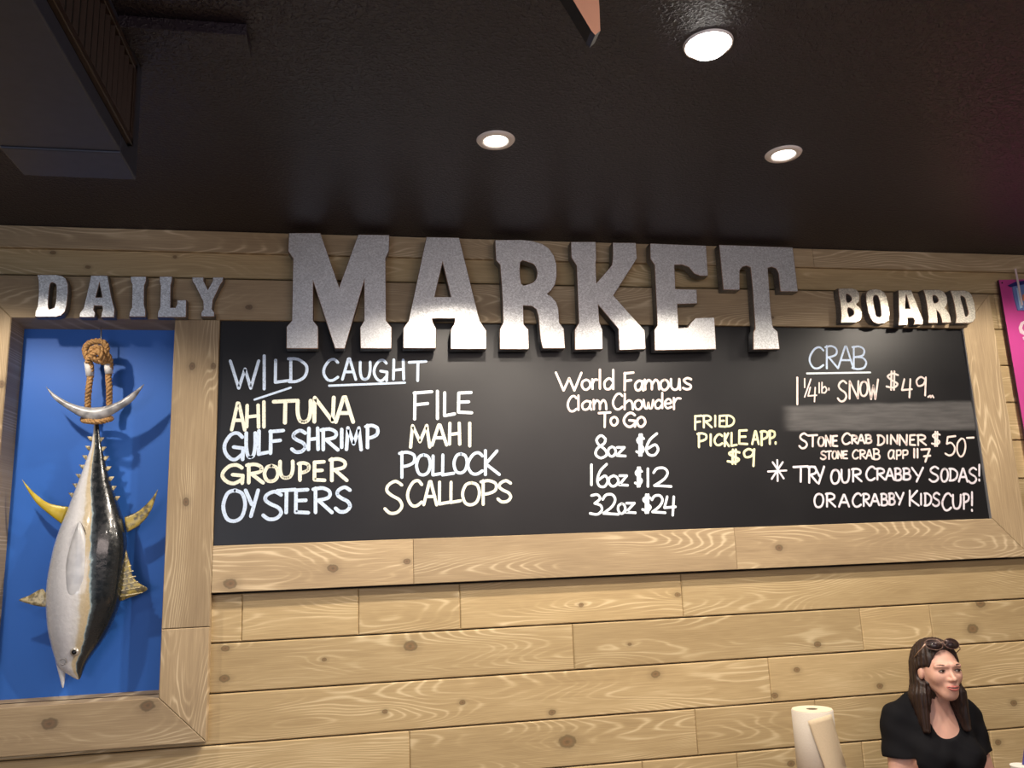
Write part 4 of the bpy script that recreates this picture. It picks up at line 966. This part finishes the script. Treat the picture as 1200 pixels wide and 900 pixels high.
for s_ in (-1, 1):
    c = Vector(HC+[s_*.031, -.0800, .001])
    def eell(c, rx, ry, rz):
        v_, f_ = sphere((0, 0, 0), 1.); return [(c[0]+a*rx, c[1]+b*ry, c[2]+q*rz) for a, b, q in v_], f_
    e = MB().add(eell(c, .0125, .0058, .0044)).build('eye', plain('eye_sclera', (.40, .34, .31), .3), person, True)
    MB().add(eell(c+Vector((.0015, -.0026, .0003)), .0062, .0045, .0044)).build('iris', IRIS, e, True)
    L = [c+Vector((s_*(t_*.0150), -.0055+abs(t_)**2*.005, .0058-t_*t_*.0058)) for t_ in np.linspace(-1, 1, 7)]
    MB().add(tube(L, [.0008, .0014, .0018, .002, .002, .0018, .001], 6)).build('upper_lash_line', LID, person, True)
    L = [Vector(HC+[s_*(.014+t_*.034), -.0870+t_*t_*.015, .0195+.005*math.sin(t_*2.4)]) for t_ in np.linspace(0, 1, 8)]
    MB().add(tube(L, [.0016, .002, .0022, .0022, .002, .0018, .0014, .0008], 6)).build('eyebrow', BROW, person, True)
lv = []
for up_, dz_, th in ((1, .0045, .0046), (-1, -.0055, .0062)):
    L = [Vector(HC+[t_*.0245, -.0975+t_*t_*.010, -.0585+t_*t_*.0035+dz_*(1-t_*t_*.9)-(.0012 if (up_ > 0 and abs(t_) < .1) else 0)]) for t_ in np.linspace(-1, 1, 11)]
    MB().add(tube(L, [th*max(.18, (1-abs(t_)**2.2)) for t_ in np.linspace(-1, 1, 11)], 8)).build('lip', LIP, person, True)
L = [Vector(HC+[t_*.020, -.1012+t_*t_*.010, -.0590+t_*t_*.0035]) for t_ in np.linspace(-1, 1, 9)]
MB().add(tube(L, .0022, 6)).build('mouth_line', LID, person, True)
# sunglasses pushed up on the hair
R9 = Matrix.Rotation(math.radians(9), 4, 'Z')
sg = empty('sunglasses', (hx, WY, 0)); sg.rotation_euler = person.rotation_euler; tag(sg, 'dark sunglasses pushed up on top of the dark haired head', 'sunglasses')
LENS = plain('dark_brown_lens', (.02, .012, .014), .08, 0, .8); GOLD = plain('pale_gold_frame', (.62, .42, .33), .25, .7)
gc = Vector(HC+[0, -.060, .096]); tl = math.radians(38)
def gp(a, b, c_=0.):   # a across, b up the lens, c outward
    return gc+Vector((a, b*math.sin(tl)-c_*math.cos(tl)+abs(a)**2*2.2, b*math.cos(tl)+c_*math.sin(tl)))
for s_ in (-1, 1):
    ang = np.linspace(0, 2*math.pi, 25)[:-1]
    rim = [gp(s_*.035+.032*math.cos(a), .024*math.sin(a)*(1 if math.sin(a) > 0 else .95)) for a in ang]
    cc_ = gp(s_*.034, 0, .004); ccb = gp(s_*.034, 0, -.0005); n = len(rim)
    vs = [cc_]+[gp(s_*.035+(.030)*math.cos(a), .022*math.sin(a), .001) for a in ang]+[ccb]
    fs = [(0, 1+j, 1+(j+1) % n) for j in range(n)]+[(n+1, 1+(j+1) % n, 1+j) for j in range(n)]
    link('lens', mesh('lens', vs, fs, True), LENS, sg)
    MB().add(tube(rim+[rim[0]], .0013, 6)).build('lens_rim', plain('brown_rim', (.22, .13, .11), .2, .5), sg, True)
    MB().add(tube([gp(s_*.064, .004), gp(s_*.071, -.002, -.012), Vector(HC+[s_*.082, -.03, .072]), Vector(HC+[s_*.080, .015, .045])], .0018, 6)).build('temple_arm', GOLD, sg, True)
MB().add(tube([gp(-.007, .006), gp(0, .010, .002), gp(.007, .006)], .0018, 6)).build('bridge', GOLD, sg, True)
